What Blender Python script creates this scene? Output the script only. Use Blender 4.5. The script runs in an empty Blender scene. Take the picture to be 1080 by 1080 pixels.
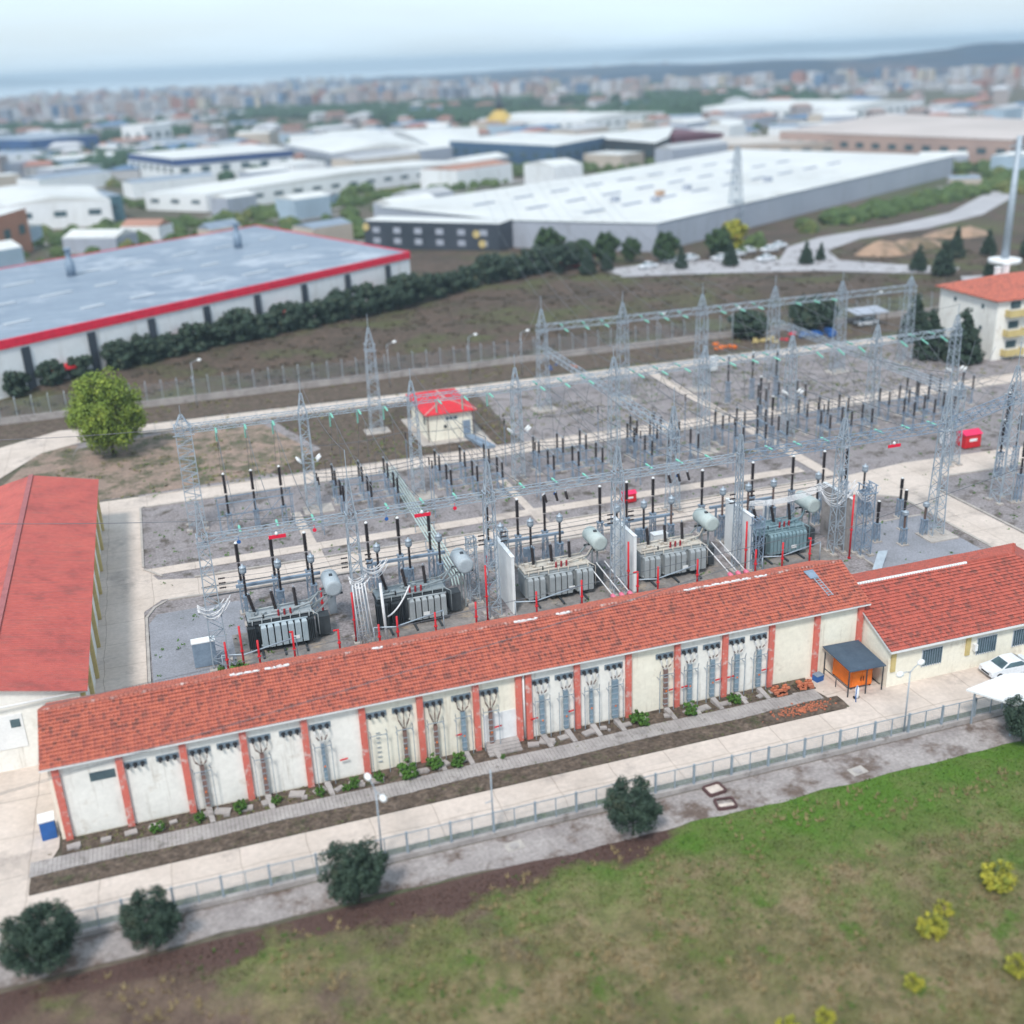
import bpy, bmesh, math, random
from mathutils import Vector, Matrix, noise
R = math.radians
random.seed(7)
S = bpy.context.scene
COL = S.collection
# ---------------------------------------------------------------- camera
cam_d = bpy.data.cameras.new("camera"); cam = bpy.data.objects.new("camera", cam_d); COL.objects.link(cam)
S.camera = cam
PIT, ROL, YAW = R(22.083), R(-2.378), R(17.229)
fw = Vector((math.sin(YAW)*math.cos(PIT), math.cos(YAW)*math.cos(PIT), -math.sin(PIT)))
rt = Vector((math.cos(YAW), -math.sin(YAW), 0)); up = rt.cross(fw)
r2 = math.cos(ROL)*rt + math.sin(ROL)*up; u2 = -math.sin(ROL)*rt + math.cos(ROL)*up
cam.matrix_world = Matrix(((r2.x, u2.x, -fw.x, 0), (r2.y, u2.y, -fw.y, 0), (r2.z, u2.z, -fw.z, 50), (0, 0, 0, 1)))
cam_d.sensor_width = 36; cam_d.lens = 1177.67/1080*36
cam_d.clip_start = 1; cam_d.clip_end = 60000
cam_d.dof.use_dof = True; cam_d.dof.focus_distance = 103; cam_d.dof.aperture_fstop = 0.057
# ---------------------------------------------------------------- sky, sun, exposure
SUN_EL, SUN_AZ = 52, 215          # azimuth clockwise from +y
w = bpy.data.worlds.new("World"); S.world = w; w.use_nodes = True
wn = w.node_tree.nodes; wl = w.node_tree.links
bg = wn['Background']; sky = wn.new('ShaderNodeTexSky'); sky.sky_type = 'NISHITA'; sky.sun_disc = False
sky.sun_elevation = R(SUN_EL); sky.sun_rotation = R(SUN_AZ); sky.air_density = 1.0; sky.dust_density = 1.5; sky.ozone_density = 1.5
hs = wn.new('ShaderNodeHueSaturation'); hs.inputs['Saturation'].default_value = 0.6; hs.inputs['Value'].default_value = 1.2
tc = wn.new('ShaderNodeTexCoord'); mp = wn.new('ShaderNodeMapping'); mp.inputs['Scale'].default_value = (1.2, 1.2, 9)
cn = wn.new('ShaderNodeTexNoise'); cn.inputs['Scale'].default_value = 2.2; cn.inputs['Detail'].default_value = 6
cr = wn.new('ShaderNodeValToRGB'); cr.color_ramp.elements[0].position = .35; cr.color_ramp.elements[0].color = (.55,)*3+(1,)
cr.color_ramp.elements[1].position = .75; cr.color_ramp.elements[1].color = (.95,)*3+(1,)
mx = wn.new('ShaderNodeMix'); mx.data_type = 'RGBA'; mx.inputs[7].default_value = (6.9, 8.6, 9.9, 1)   # thin overcast veil
wl.new(tc.outputs['Generated'], mp.inputs['Vector']); wl.new(mp.outputs[0], cn.inputs['Vector'])
wl.new(cn.outputs['Fac'], cr.inputs['Fac']); wl.new(cr.outputs['Color'], mx.inputs[0])
wl.new(sky.outputs[0], hs.inputs['Color']); wl.new(hs.outputs[0], mx.inputs[6]); wl.new(mx.outputs[2], bg.inputs['Color'])
bg.inputs['Strength'].default_value = 0.080
sd = bpy.data.lights.new("sun", 'SUN'); sun = bpy.data.objects.new("sun", sd); COL.objects.link(sun)
sd.energy = 1.9; sd.angle = R(10); sd.color = (1, .95, .88)
az = R(SUN_AZ); el = R(SUN_EL)
sdir = Vector((math.sin(az)*math.cos(el), math.cos(az)*math.cos(el), math.sin(el)))
sun.rotation_euler = sdir.to_track_quat('Z', 'Y').to_euler(); sun.location = (0, 0, 300)
S.view_settings.view_transform = 'Standard'; S.view_settings.look = 'None'
S.view_settings.exposure = 0.74; S.view_settings.gamma = 1
S.render.engine = 'CYCLES'

# ---------------------------------------------------------------- helpers
def lin(c):
    return tuple((v/255/12.92 if v/255 <= .04045 else ((v/255+.055)/1.055)**2.4) for v in c)
_m = {}
def mat(name, c, c2=None, sc=1.0, rough=.85, metal=0, bump=0.0, fine=.12, fsc=12, c3=None, sc3=.3, t3=.62, streak=None):
    """c, c2: linear base colours mixed by noise; c3: a third patch colour"""
    if name in _m: return _m[name]
    m = bpy.data.materials.new(name); m.use_nodes = True; n = m.node_tree.nodes; l = m.node_tree.links
    p = n['Principled BSDF']; p.inputs['Roughness'].default_value = rough; p.inputs['Metallic'].default_value = metal
    p.inputs['Specular IOR Level'].default_value = .3
    g = n.new('ShaderNodeTexCoord')
    c2 = c2 or tuple(v*.78 for v in c)
    a = n.new('ShaderNodeTexNoise'); a.inputs['Scale'].default_value = sc; a.inputs['Detail'].default_value = 7; a.inputs['Roughness'].default_value = .62
    l.new(g.outputs['Object'], a.inputs['Vector'])
    ra = n.new('ShaderNodeValToRGB'); ra.color_ramp.elements[0].position = .38; ra.color_ramp.elements[1].position = .64
    ra.color_ramp.elements[0].color = (*c, 1); ra.color_ramp.elements[1].color = (*c2, 1); l.new(a.outputs['Fac'], ra.inputs['Fac'])
    out = ra.outputs['Color']
    if c3:
        b = n.new('ShaderNodeTexNoise'); b.inputs['Scale'].default_value = sc3; b.inputs['Detail'].default_value = 8; b.inputs['Roughness'].default_value = .7
        l.new(g.outputs['Object'], b.inputs['Vector'])
        rb = n.new('ShaderNodeValToRGB'); rb.color_ramp.elements[0].position = t3-.06; rb.color_ramp.elements[1].position = t3+.06
        l.new(b.outputs['Fac'], rb.inputs['Fac'])
        x = n.new('ShaderNodeMix'); x.data_type = 'RGBA'; l.new(rb.outputs['Color'], x.inputs[0]); l.new(out, x.inputs[6]); x.inputs[7].default_value = (*c3, 1); out = x.outputs[2]
    if streak:   # (colour, (x,y,z) scales, threshold): rain and rust runs
        q = n.new('ShaderNodeMapping'); q.inputs['Scale'].default_value = streak[1]; l.new(g.outputs['Object'], q.inputs['Vector'])
        b = n.new('ShaderNodeTexNoise'); b.inputs['Scale'].default_value = 1; b.inputs['Detail'].default_value = 6; b.inputs['Roughness'].default_value = .7; l.new(q.outputs[0], b.inputs['Vector'])
        rb = n.new('ShaderNodeMapRange'); rb.inputs['From Min'].default_value = streak[2]; rb.inputs['From Max'].default_value = streak[2]+.2; rb.inputs['To Max'].default_value = .8; l.new(b.outputs['Fac'], rb.inputs['Value'])
        x = n.new('ShaderNodeMix'); x.data_type = 'RGBA'; l.new(rb.outputs[0], x.inputs[0]); l.new(out, x.inputs[6]); x.inputs[7].default_value = (*streak[0], 1); out = x.outputs[2]
    f = n.new('ShaderNodeTexNoise'); f.inputs['Scale'].default_value = fsc; f.inputs['Detail'].default_value = 3; l.new(g.outputs['Object'], f.inputs['Vector'])
    mr = n.new('ShaderNodeMapRange'); mr.inputs['From Min'].default_value = .3; mr.inputs['From Max'].default_value = .7
    mr.inputs['To Min'].default_value = 1-fine; mr.inputs['To Max'].default_value = 1+fine; l.new(f.outputs['Fac'], mr.inputs['Value'])
    v = n.new('ShaderNodeVectorMath'); v.operation = 'SCALE'; l.new(out, v.inputs[0]); l.new(mr.outputs[0], v.inputs['Scale'])
    l.new(v.outputs[0], p.inputs['Base Color'])
    if bump:
        bb = n.new('ShaderNodeBump'); bb.inputs['Strength'].default_value = .6; bb.inputs['Distance'].default_value = bump
        l.new(f.outputs['Fac'], bb.inputs['Height']); l.new(bb.outputs[0], p.inputs['Normal'])
    _m[name] = m; return m

class MB:
    def __init__(s): s.v = []; s.f = []; s.m = []; s.mi = 0; s.sm = []
    def add(s, vs, fs, smooth=False):
        o = len(s.v); s.v += [tuple(p) for p in vs]
        for f in fs: s.f.append(tuple(i+o for i in f)); s.m.append(s.mi); s.sm.append(smooth)
        return s
    def box(s, x0, x1, y0, y1, z0, z1):
        return s.add([(x0,y0,z0),(x1,y0,z0),(x1,y1,z0),(x0,y1,z0),(x0,y0,z1),(x1,y0,z1),(x1,y1,z1),(x0,y1,z1)],
                     [(0,3,2,1),(4,5,6,7),(0,1,5,4),(1,2,6,5),(2,3,7,6),(3,0,4,7)])
    def cbox(s, c, d, rz=0):
        x, y, z = c; a, b, h = d[0]/2, d[1]/2, d[2]; ca, sa = math.cos(rz), math.sin(rz)
        P = [(x+i*ca-j*sa, y+i*sa+j*ca) for i, j in ((-a,-b),(a,-b),(a,b),(-a,b))]
        return s.prism(P, z, z+h)
    def prism(s, P, z0, z1):
        n = len(P)
        ar = sum(P[i][0]*P[(i+1)%n][1]-P[(i+1)%n][0]*P[i][1] for i in range(n))
        if ar < 0: P = P[::-1]
        vs = [(p[0],p[1],z0) for p in P]+[(p[0],p[1],z1) for p in P]
        return s.add(vs, [tuple(range(n))[::-1], tuple(range(n,2*n))]+[(i,(i+1)%n,n+(i+1)%n,n+i) for i in range(n)])
    def sheet(s, P, z):
        n = len(P); ar = sum(P[i][0]*P[(i+1)%n][1]-P[(i+1)%n][0]*P[i][1] for i in range(n))
        if ar < 0: P = P[::-1]
        return s.add([(p[0],p[1],z) for p in P], [tuple(range(n))])
    def bar(s, a, b, w, h=None):
        a = Vector(a); b = Vector(b); d = (b-a)
        if d.length < 1e-6: return s
        d.normalize(); q = Vector((0,0,1)) if abs(d.z) < .9 else Vector((1,0,0))
        e = d.cross(q).normalized()*w/2; g = d.cross(e).normalized()*(h or w)/2
        vs = [a-e-g,a+e-g,a+e+g,a-e+g,b-e-g,b+e-g,b+e+g,b-e+g]
        return s.add(vs, [(0,1,5,4),(1,2,6,5),(2,3,7,6),(3,0,4,7),(3,2,1,0),(4,5,6,7)])
    def tube(s, pts, r, n=6):
        pts = [Vector(p) for p in pts]; o = len(s.v); k = len(pts)
        for i, p in enumerate(pts):
            d = (pts[min(i+1,k-1)]-pts[max(i-1,0)]).normalized(); q = Vector((0,0,1)) if abs(d.z) < .95 else Vector((1,0,0))
            e = d.cross(q).normalized(); g = d.cross(e); rr = r[i] if isinstance(r, (list,tuple)) else r
            for j in range(n):
                t = 2*math.pi*j/n; s.v.append(tuple(p+e*math.cos(t)*rr+g*math.sin(t)*rr))
        for i in range(k-1):
            for j in range(n):
                s.f.append((o+i*n+j, o+i*n+(j+1)%n, o+(i+1)*n+(j+1)%n, o+(i+1)*n+j)); s.m.append(s.mi); s.sm.append(True)
        s.f.append(tuple(o+j for j in range(n))[::-1]); s.m.append(s.mi); s.sm.append(False)
        s.f.append(tuple(o+(k-1)*n+j for j in range(n))); s.m.append(s.mi); s.sm.append(False)
        return s
    def lathe(s, base, prof, n=8, axis=(0,0,1)):
        ax = Vector(axis).normalized(); q = Vector((1,0,0)) if abs(ax.x) < .9 else Vector((0,1,0))
        e = ax.cross(q).normalized(); g = ax.cross(e); b = Vector(base); o = len(s.v); k = len(prof)
        for r, z in prof:
            for j in range(n):
                t = 2*math.pi*j/n; s.v.append(tuple(b+ax*z+(e*math.cos(t)+g*math.sin(t))*r))
        for i in range(k-1):
            for j in range(n):
                s.f.append((o+i*n+j, o+i*n+(j+1)%n, o+(i+1)*n+(j+1)%n, o+(i+1)*n+j)); s.m.append(s.mi); s.sm.append(True)
        s.f.append(tuple(o+j for j in range(n))[::-1]); s.m.append(s.mi); s.sm.append(False)
        s.f.append(tuple(o+(k-1)*n+j for j in range(n))); s.m.append(s.mi); s.sm.append(False)
        return s
    def ribs(s, a, b, r, n=9, pitch=.14):
        """ribbed insulator body from a to b"""
        a = Vector(a); b = Vector(b); L = (b-a).length; k = max(3, int(L/pitch)); pr = []
        for i in range(k):
            z = L*i/k; pr += [(r*.6, z), (r, z+L/k*.35), (r*.6, z+L/k*.7)]
        pr.append((r*.5, L)); return s.lathe(a, pr, n, (b-a))
    def build(s, name, mats, parent=None, off=None):
        me = bpy.data.meshes.new(name)
        o3 = off if off is not None else (parent['_w'] if parent is not None and '_w' in parent else (0,0,0))
        me.from_pydata([(p[0]-o3[0], p[1]-o3[1], p[2]-o3[2]) for p in s.v], [], s.f)
        if not isinstance(mats, (list,tuple)): mats = [mats]
        for m in mats: me.materials.append(m)
        if len(mats) > 1: me.polygons.foreach_set('material_index', s.m)
        me.polygons.foreach_set('use_smooth', s.sm)
        me.update(); me.validate()
        o = bpy.data.objects.new(name, me); COL.objects.link(o)
        if parent is not None:
            o.parent = parent
            if '_w' in parent: o['_w'] = tuple(o3)
        return o

def tag(o, label=None, cat=None, group=None, kind=None):
    if label: o['label'] = label
    if cat: o['category'] = cat
    if group: o['group'] = group
    if kind: o['kind'] = kind
    return o
def thing(name, loc, label, cat, group=None, rz=0, world=False):
    """an Empty at the thing's base. world=True: its parts are modelled in world coordinates"""
    o = bpy.data.objects.new(name, None); COL.objects.link(o); o.location = loc; o.rotation_euler = (0,0,rz); o.empty_display_size = .5
    if world: o['_w'] = tuple(loc)
    return tag(o, label, cat, group)
def struct(name, mb, m):
    o = mb.build(name, m); o['kind'] = 'structure'; return o
def one(name, mb, m, loc, label, cat, group=None, kind=None):
    o = mb.build(name, m, None, loc); o.location = loc; return tag(o, label, cat, group, kind)
def dup(root, loc, rz=0, label=None, group=None, sc=None):
    def cp(o, par):
        c = o.copy(); COL.objects.link(c); c.parent = par
        for ch in [x for x in o.children]: cp(ch, c)
        return c
    r = cp(root, None); r.location = loc; r.rotation_euler = (0,0,rz)
    if sc: r.scale = sc if isinstance(sc, tuple) else (sc,)*3
    if label: r['label'] = label
    if group: r['group'] = group
    return r
ORD = ['first','second','third','fourth','fifth','sixth','seventh','eighth','ninth','tenth','eleventh','twelfth']+['%dth' % i for i in range(13, 80)]
PH = ['left','middle','right']
U = random.uniform

# ---------------------------------------------------------------- materials
M = {}
M['ground'] = mat('earth', (.12,.095,.075), (.07,.07,.045), .02, .95, 0, .05, .25, 1.2, (.07,.085,.04), .012, .55)
M['scrub'] = mat('scrub', (.095,.066,.050), (.052,.040,.030), .10, .95, 0, .12, .4, 1.2, (.080,.082,.034), .05, .55)
M['gravel'] = mat('gravel', (.27,.245,.25), (.22,.195,.20), .35, .95, 0, .03, .32, 4, (.095,.08,.068), .42, .575)
M['bluegravel'] = mat('blue_gravel', (.27,.275,.31), (.22,.225,.25), .3, .95, 0, .02, .18, 6, (.15,.15,.16), .8, .68)
M['conc'] = mat('concrete', (.56,.49,.44), (.50,.435,.39), .25, .9, 0, .006, .06, 2.5, (.42,.36,.33), .12, .66)
M['oldconc'] = mat('old_concrete', (.38,.35,.34), (.28,.255,.25), .5, .95, 0, .02, .14, 4, (.17,.15,.14), .8, .62)
M['curb'] = mat('curb_concrete', (.44,.40,.37), (.33,.30,.28), .7, .9, 0, .01, .1, 4)
M['dirt'] = mat('dirt', (.075,.055,.042), (.13,.098,.078), .9, .95, 0, .12, .45, 3.5, (.055,.065,.03), .5, .62)
M['pinkearth'] = mat('pink_earth', (.30,.215,.175), (.22,.165,.135), .4, .95, 0, .03, .2, 3, (.10,.095,.06), .3, .52)
M['field'] = mat('field', (.115,.125,.042), (.165,.135,.075), .13, .95, 0, .08, .3, 4, (.105,.075,.055), .075, .60)
M['white'] = mat('white_plaster', (.80,.785,.745), (.73,.715,.68), .5, .9, 0, 0, .05, 3, (.58,.53,.47), .45, .64, ((.46,.42,.37),(2.2,2.2,.18),.56))
M['cream'] = mat('cream_plaster', (.80,.765,.66), (.74,.70,.60), .4, .9, 0, 0, .05, 3, (.60,.54,.45), .55, .66, ((.48,.42,.34),(2.0,2.0,.16),.57))
M['redpaint'] = mat('red_painted_plaster', (.60,.15,.115), (.52,.125,.10), .8, .85, 0, 0, .08, 4, (.62,.44,.41), 1.6, .58, ((.34,.20,.18),(3,3,.3),.58))
M['steel'] = mat('galvanised_steel', (.40,.46,.52), (.31,.36,.42), 1.5, .55, .35, 0, .08, 6)
M['bluesteel'] = mat('blue_grey_steel', (.24,.31,.40), (.19,.25,.33), 1.2, .6, .2, 0, .08, 6)
M['fence'] = mat('fence_steel', (.30,.36,.42), (.24,.29,.34), 1.5, .6, .2, 0, .08, 6)
M['dark'] = mat('dark_porcelain', (.014,.009,.011), (.022,.013,.014), 3, .35, 0, 0, .1, 8)
M['brownpor'] = mat('brown_porcelain', (.16,.10,.085), (.11,.07,.06), 3, .4, 0, 0, .1, 8)
M['black'] = mat('black_rubber', (.02,.02,.024), None, 3, .7)
M['green'] = mat('green_glass', (.16,.46,.36), (.22,.53,.44), 2, .25, 0, 0, .08, 8)
M['red'] = mat('red_paint', (.58,.02,.03), (.50,.015,.025), 1, .5, 0, 0, .05, 6)
M['redsign'] = mat('red_board', (.75,.02,.06), None, 1, .5, 0, 0, .03, 6)
M['tank'] = mat('transformer_grey', (.27,.31,.33), (.22,.25,.27), .8, .55, .1, 0, .06, 5, (.15,.14,.13), 1.2, .70)
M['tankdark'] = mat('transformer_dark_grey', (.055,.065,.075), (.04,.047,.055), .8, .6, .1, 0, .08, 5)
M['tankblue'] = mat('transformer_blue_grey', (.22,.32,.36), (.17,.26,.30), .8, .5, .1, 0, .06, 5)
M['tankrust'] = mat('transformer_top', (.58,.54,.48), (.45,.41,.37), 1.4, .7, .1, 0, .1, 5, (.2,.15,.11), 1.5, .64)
M['whitepaint'] = mat('white_paint', (.76,.77,.78), (.68,.69,.70), .6, .6, 0, 0, .04, 4)
M['wire'] = mat('wire_aluminium', (.17,.18,.20), None, 1, .5, .4)
M['whitecable'] = mat('white_cable', (.72,.72,.74), None, 1, .6)
M['navy'] = mat('navy_sheet', (.05,.075,.11), (.07,.10,.14), .8, .7, 0, 0, .1, 5, (.12,.14,.16), .9, .7)
M['orange'] = mat('orange_paint', (.85,.20,.02), (.72,.16,.02), .8, .6, 0, 0, .05, 5)
M['brick'] = mat('orange_brick', (.52,.16,.08), (.36,.13,.08), 2, .85, 0, 0, .15, 8)
M['yellow'] = mat('yellow_plaster', (.55,.44,.20), (.48,.38,.17), .8, .85, 0, 0, .05, 4)
M['glass'] = mat('window_glass', (.08,.13,.15), (.05,.08,.10), 1, .12, 0, 0, .05, 3)
M['bark'] = mat('bark', (.10,.075,.055), (.06,.045,.035), 3, .95, 0, .03, .2, 10)
M['vent'] = mat('panel_blue_grey', (.20,.26,.32), (.15,.20,.25), 2, .6, .2, 0, .08, 6)
M['bluepaint'] = mat('blue_paint', (.03,.12,.38), (.025,.10,.3), 1, .6)
M['whiteroof'] = mat('white_roof', (.62,.625,.62), (.54,.55,.55), .03, .6, 0, 0, .04, .5, (.45,.45,.44), .05, .62, ((.42,.40,.37),(.05,.5,1),.54))
M['greyroof'] = mat('blue_grey_roof', (.21,.26,.33), (.17,.215,.285), .05, .5, 0, 0, .06, .5, (.40,.44,.50), .06, .60, ((.38,.42,.48),(.04,.35,1),.50))
M['halwall'] = mat('white_cladding', (.74,.76,.78), (.67,.69,.72), .05, .6, 0, 0, .04, 1, None, .3, .6, ((.42,.40,.38),(.6,.6,.06),.55))
M['greywall'] = mat('grey_cladding', (.36,.39,.46), (.32,.35,.42), .05, .6, 0, 0, .04, 1, None, .3, .6, ((.24,.25,.28),(.6,.6,.06),.54))
M['darkwall'] = mat('dark_cladding', (.035,.045,.06), (.05,.06,.08), .05, .5, 0, 0, .05, 1)

def foliage(name, c, c2, c3, sc=.9):
    return mat(name, c, c2, sc, .75, 0, 0, .3, 5, c3, sc*.6, .6)
F_dark = foliage('leaf_dark', (.040,.068,.045), (.026,.048,.034), (.075,.085,.052))
F_mid = foliage('leaf_green', (.045,.085,.030), (.03,.06,.025), (.08,.11,.04))
F_yel = foliage('leaf_yellow_green', (.22,.29,.04), (.11,.17,.03), (.30,.34,.05))
F_aut = foliage('leaf_autumn', (.40,.36,.04), (.16,.21,.035), (.34,.20,.04), 1.0)
F_weed = foliage('leaf_weed', (.07,.16,.025), (.05,.11,.02), (.11,.20,.03), 2)

# ================================================================= THE SETTING
def terr(x, y):   # relief of the heath north of the yard fence
    if y < 190: return 0
    if (x > 95 and y > 236) or x > 140: return -.2
    k = min(1, (y-190)/12)*min(1, max(0, (320-y)/30))
    return k*(.9*noise.noise(Vector((x*.03, y*.03, 1)))+.35*noise.noise(Vector((x*.13, y*.13, 5)))+.9)
# ground reaching the coast, sea beyond
coast = [(-9000,-600),(9000,-600),(12000,2500),(6500,3900),(4300,4300),(3000,4300),(2350,4700),(1900,4600),(1250,4300),(800,3900),(520,3500),(330,3300),(50,3500),(-250,3500),(-560,3900),(-2600,3800),(-9000,3000)]
gmb = MB(); gmb.sheet(coast, 0.0); struct('ground', gmb, M['ground'])
sea = MB(); sea.sheet([(-13500,-900),(13500,-900),(13500,12800),(-13500,12800)], -1.5)
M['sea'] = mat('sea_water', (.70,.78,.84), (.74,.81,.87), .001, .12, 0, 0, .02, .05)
struct('sea', sea, M['sea'])
# heath north of the yard (uneven, brown)
hb = MB(); NX, NY = 150, 70; x0, x1, y0, y1 = -60, 330, 187.5, 330
for j in range(NY+1):
    for i in range(NX+1):
        x = x0+(x1-x0)*i/NX; y = y0+(y1-y0)*j/NY; hb.v.append((x, y, .05+max(0, terr(x, y))))
for j in range(NY):
    for i in range(NX):
        a = j*(NX+1)+i; hb.f.append((a, a+1, a+NX+2, a+NX+1)); hb.m.append(0); hb.sm.append(True)
struct('heath', hb, M['scrub'])
# front field, gently uneven
fb = MB(); NX, NY = 130, 60; x0, x1, y0, y1 = -40, 90, 0, 57.9
for j in range(NY+1):
    for i in range(NX+1):
        x = x0+(x1-x0)*i/NX; y = y0+(y1-y0)*j/NY
        e = min(1, (57.9-y)/6); fb.v.append((x, y, .03+e*.25*(noise.noise(Vector((x*.12, y*.12, 3)))+.5*noise.noise(Vector((x*.5, y*.5, 7))))+e*.42))
for j in range(NY):
    for i in range(NX):
        a = j*(NX+1)+i; fb.f.append((a, a+1, a+NX+2, a+NX+1)); fb.m.append(0); fb.sm.append(True)
# field material: green near the gutter and right, brown bare soil left
def field_mat():
    m = bpy.data.materials.new('field_grass'); m.use_nodes = True; n = m.node_tree.nodes; l = m.node_tree.links
    p = n['Principled BSDF']; p.inputs['Roughness'].default_value = .95; p.inputs['Specular IOR Level'].default_value = .1
    g = n.new('ShaderNodeTexCoord')
    def nz(sc, det=6, off=0, ro=.6):
        q = n.new('ShaderNodeMapping'); q.inputs['Location'].default_value = (off, off*1.7, 0); l.new(g.outputs['Object'], q.inputs['Vector'])
        a = n.new('ShaderNodeTexNoise'); a.inputs['Scale'].default_value = sc; a.inputs['Detail'].default_value = det; a.inputs['Roughness'].default_value = ro
        l.new(q.outputs[0], a.inputs['Vector']); return a.outputs['Fac']
    def rmp(s, a, b):
        r = n.new('ShaderNodeMapRange'); r.inputs['From Min'].default_value = a; r.inputs['From Max'].default_value = b; l.new(s, r.inputs['Value']); return r.outputs[0]
    def mx_(f, a, b):
        x = n.new('ShaderNodeMix'); x.data_type = 'RGBA'; l.new(f, x.inputs[0])
        for i, c in ((6, a), (7, b)):
            if isinstance(c, tuple): x.inputs[i].default_value = (*c, 1)
            else: l.new(c, x.inputs[i])
        return x.outputs[2]
    def ma(op, a, b):
        q = n.new('ShaderNodeMath'); q.operation = op
        for i, c in ((0, a), (1, b)):
            if isinstance(c, (int, float)): q.inputs[i].default_value = c
            else: l.new(c, q.inputs[i])
        return q.outputs[0]
    sx = n.new('ShaderNodeSeparateXYZ'); l.new(g.outputs['Object'], sx.inputs[0])
    base = mx_(rmp(nz(.2,7,0,.7), .42, .58), (.125,.12,.05), (.22,.17,.10))
    base = mx_(rmp(nz(.9, 6, 9), .45, .7), base, (.10,.092,.045))
    base = mx_(rmp(nz(.35, 7, 77, .7), .56, .66), base, (.085,.13,.03))
    # bright green patches, stronger to the upper right
    bias = ma('ADD', ma('MULTIPLY', sx.outputs[0], .0035), ma('MULTIPLY', sx.outputs[1], .020))
    gsel = rmp(ma('ADD', nz(.16, 7, 3, .68), bias), 1.52, 1.84)
    base = mx_(gsel, base, (.078,.150,.024))
    # bare brown soil to the left
    bs = rmp(ma('ADD', nz(.16, 7, 21, .66), ma('MULTIPLY', sx.outputs[0], -.010)), .40, .58)
    base = mx_(bs, base, mx_(rmp(nz(.7, 5, 40), .4, .65), (.15,.105,.08), (.095,.065,.052)))
    ed = ma('MULTIPLY', rmp(sx.outputs[1], 53.5, 57), rmp(ma('MULTIPLY', sx.outputs[0], -1), -34, -27))
    base = mx_(rmp(ma('ADD', ma('MULTIPLY', ed, .45), nz(.22, 6, 55)), .72, .84), base, (.095,.058,.05))
    f = nz(7, 3, 1); sc_ = n.new('ShaderNodeMapRange'); sc_.inputs['From Min'].default_value = .3; sc_.inputs['From Max'].default_value = .7
    sc_.inputs['To Min'].default_value = .68; sc_.inputs['To Max'].default_value = 1.32; l.new(f, sc_.inputs['Value'])
    v = n.new('ShaderNodeVectorMath'); v.operation = 'SCALE'; l.new(base, v.inputs[0]); l.new(sc_.outputs[0], v.inputs['Scale']); l.new(v.outputs[0], p.inputs['Base Color'])
    bb = n.new('ShaderNodeBump'); bb.inputs['Distance'].default_value = .12; bb.inputs['Strength'].default_value = .7; l.new(f, bb.inputs['Height']); l.new(bb.outputs[0], p.inputs['Normal'])
    return m
struct('field', fb, field_mat())

# gravel yard, with patches of pinkish earth
y_ = MB(); y_.sheet([(-5.8,81),(79.9,81),(79.9,60),(140,60),(140,169),(-16,169),(-16,142),(-5.8,142)], .03); struct('yard_gravel', y_, M['gravel'])
e_ = MB()
e_.sheet([(-18,142.5),(-16,152),(-14,166),(-3,168),(12,168.5),(18,150),(11,143.5),(-6,142.2)], .05)
e_.sheet([(-24,150),(-19,168),(-14,168),(-16,148)], .054)
struct('bare_earth', e_, M['pinkearth'])
d_ = MB(); d_.sheet([(11,144),(19,151),(14,168.6),(47,168.6),(46,142.2),(31,142),(12,142.5)], .058); d_.sheet([(-30,174.6),(140,174.2),(140,183.9),(-30,183.9)], .058); struct('soil', d_, M['dirt'])
b_ = MB(); b_.sheet([(-5.2,81),(3.5,81),(3.5,106),(-4.6,106),(-5.4,104)], .045); b_.sheet([(66.5,81),(79,81),(79,98),(66.5,98)], .045); struct('fine_gravel', b_, M['bluegravel'])

# concrete roads and paths
c_ = MB()
def rsheet(P, z): c_.sheet(P, z)
rsheet([(-70,61.9),(100,61.9),(100,66.35),(-70,66.35)], .06)                     # road in front of the long building
rsheet([(-70,66.3),(-13.9,66.3),(-12.2,70.9),(-12.2,82.3),(-70,82.3)], .064)        # plaza left
rsheet([(48.4,66.3),(100,66.3),(100,69),(55,69),(52.9,68.5),(52.9,71.8),(47.8,71.8),(47.4,69.9)], .068)
rsheet([(-10.6,80),(-5.8,80),(-5.8,107),(-4,109.2),(76,106.5),(80.2,104),(80.5,78),(85.7,78),(85.7,104),(89,107.5),(140,105.5),(140,110.5),(88,113.4),(78,112.2),(0,113.2),(-4.2,114.4),(-5.8,118.5),(-5.8,137.4),(140,137.4),(140,141.2),(-10.6,141.6)], .072)
rsheet([(-5.8,115.8),(75,115.6),(75,117.5),(-5.8,117.7)], .076)
rsheet([(76.2,113),(78,113),(78.4,169.5),(76.6,169.5)], .08)
rsheet([(-3.5,169.7),(140,167.3),(140,171.2),(-3.5,174.2),(-17,176.6),(-27,170),(-31,158),(-31,140),(-25,140),(-24,156),(-19,166),(-12,170)], .076)
rsheet([(39.2,117.5),(38.2,117.5),(38,128.5),(39.2,128.5)], .078); rsheet([(38.2,113),(39.6,113),(39.6,115.7),(38.2,115.7)], .082)
rsheet([(12.2,113),(13.4,113),(13.4,115.8),(12.2,115.8)], .082); rsheet([(12,117.6),(13.2,117.6),(12.8,128),(11.6,128)], .078)
rsheet([(40.6,141.2),(42.2,141.2),(42,147),(40,147)], .08)
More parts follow.
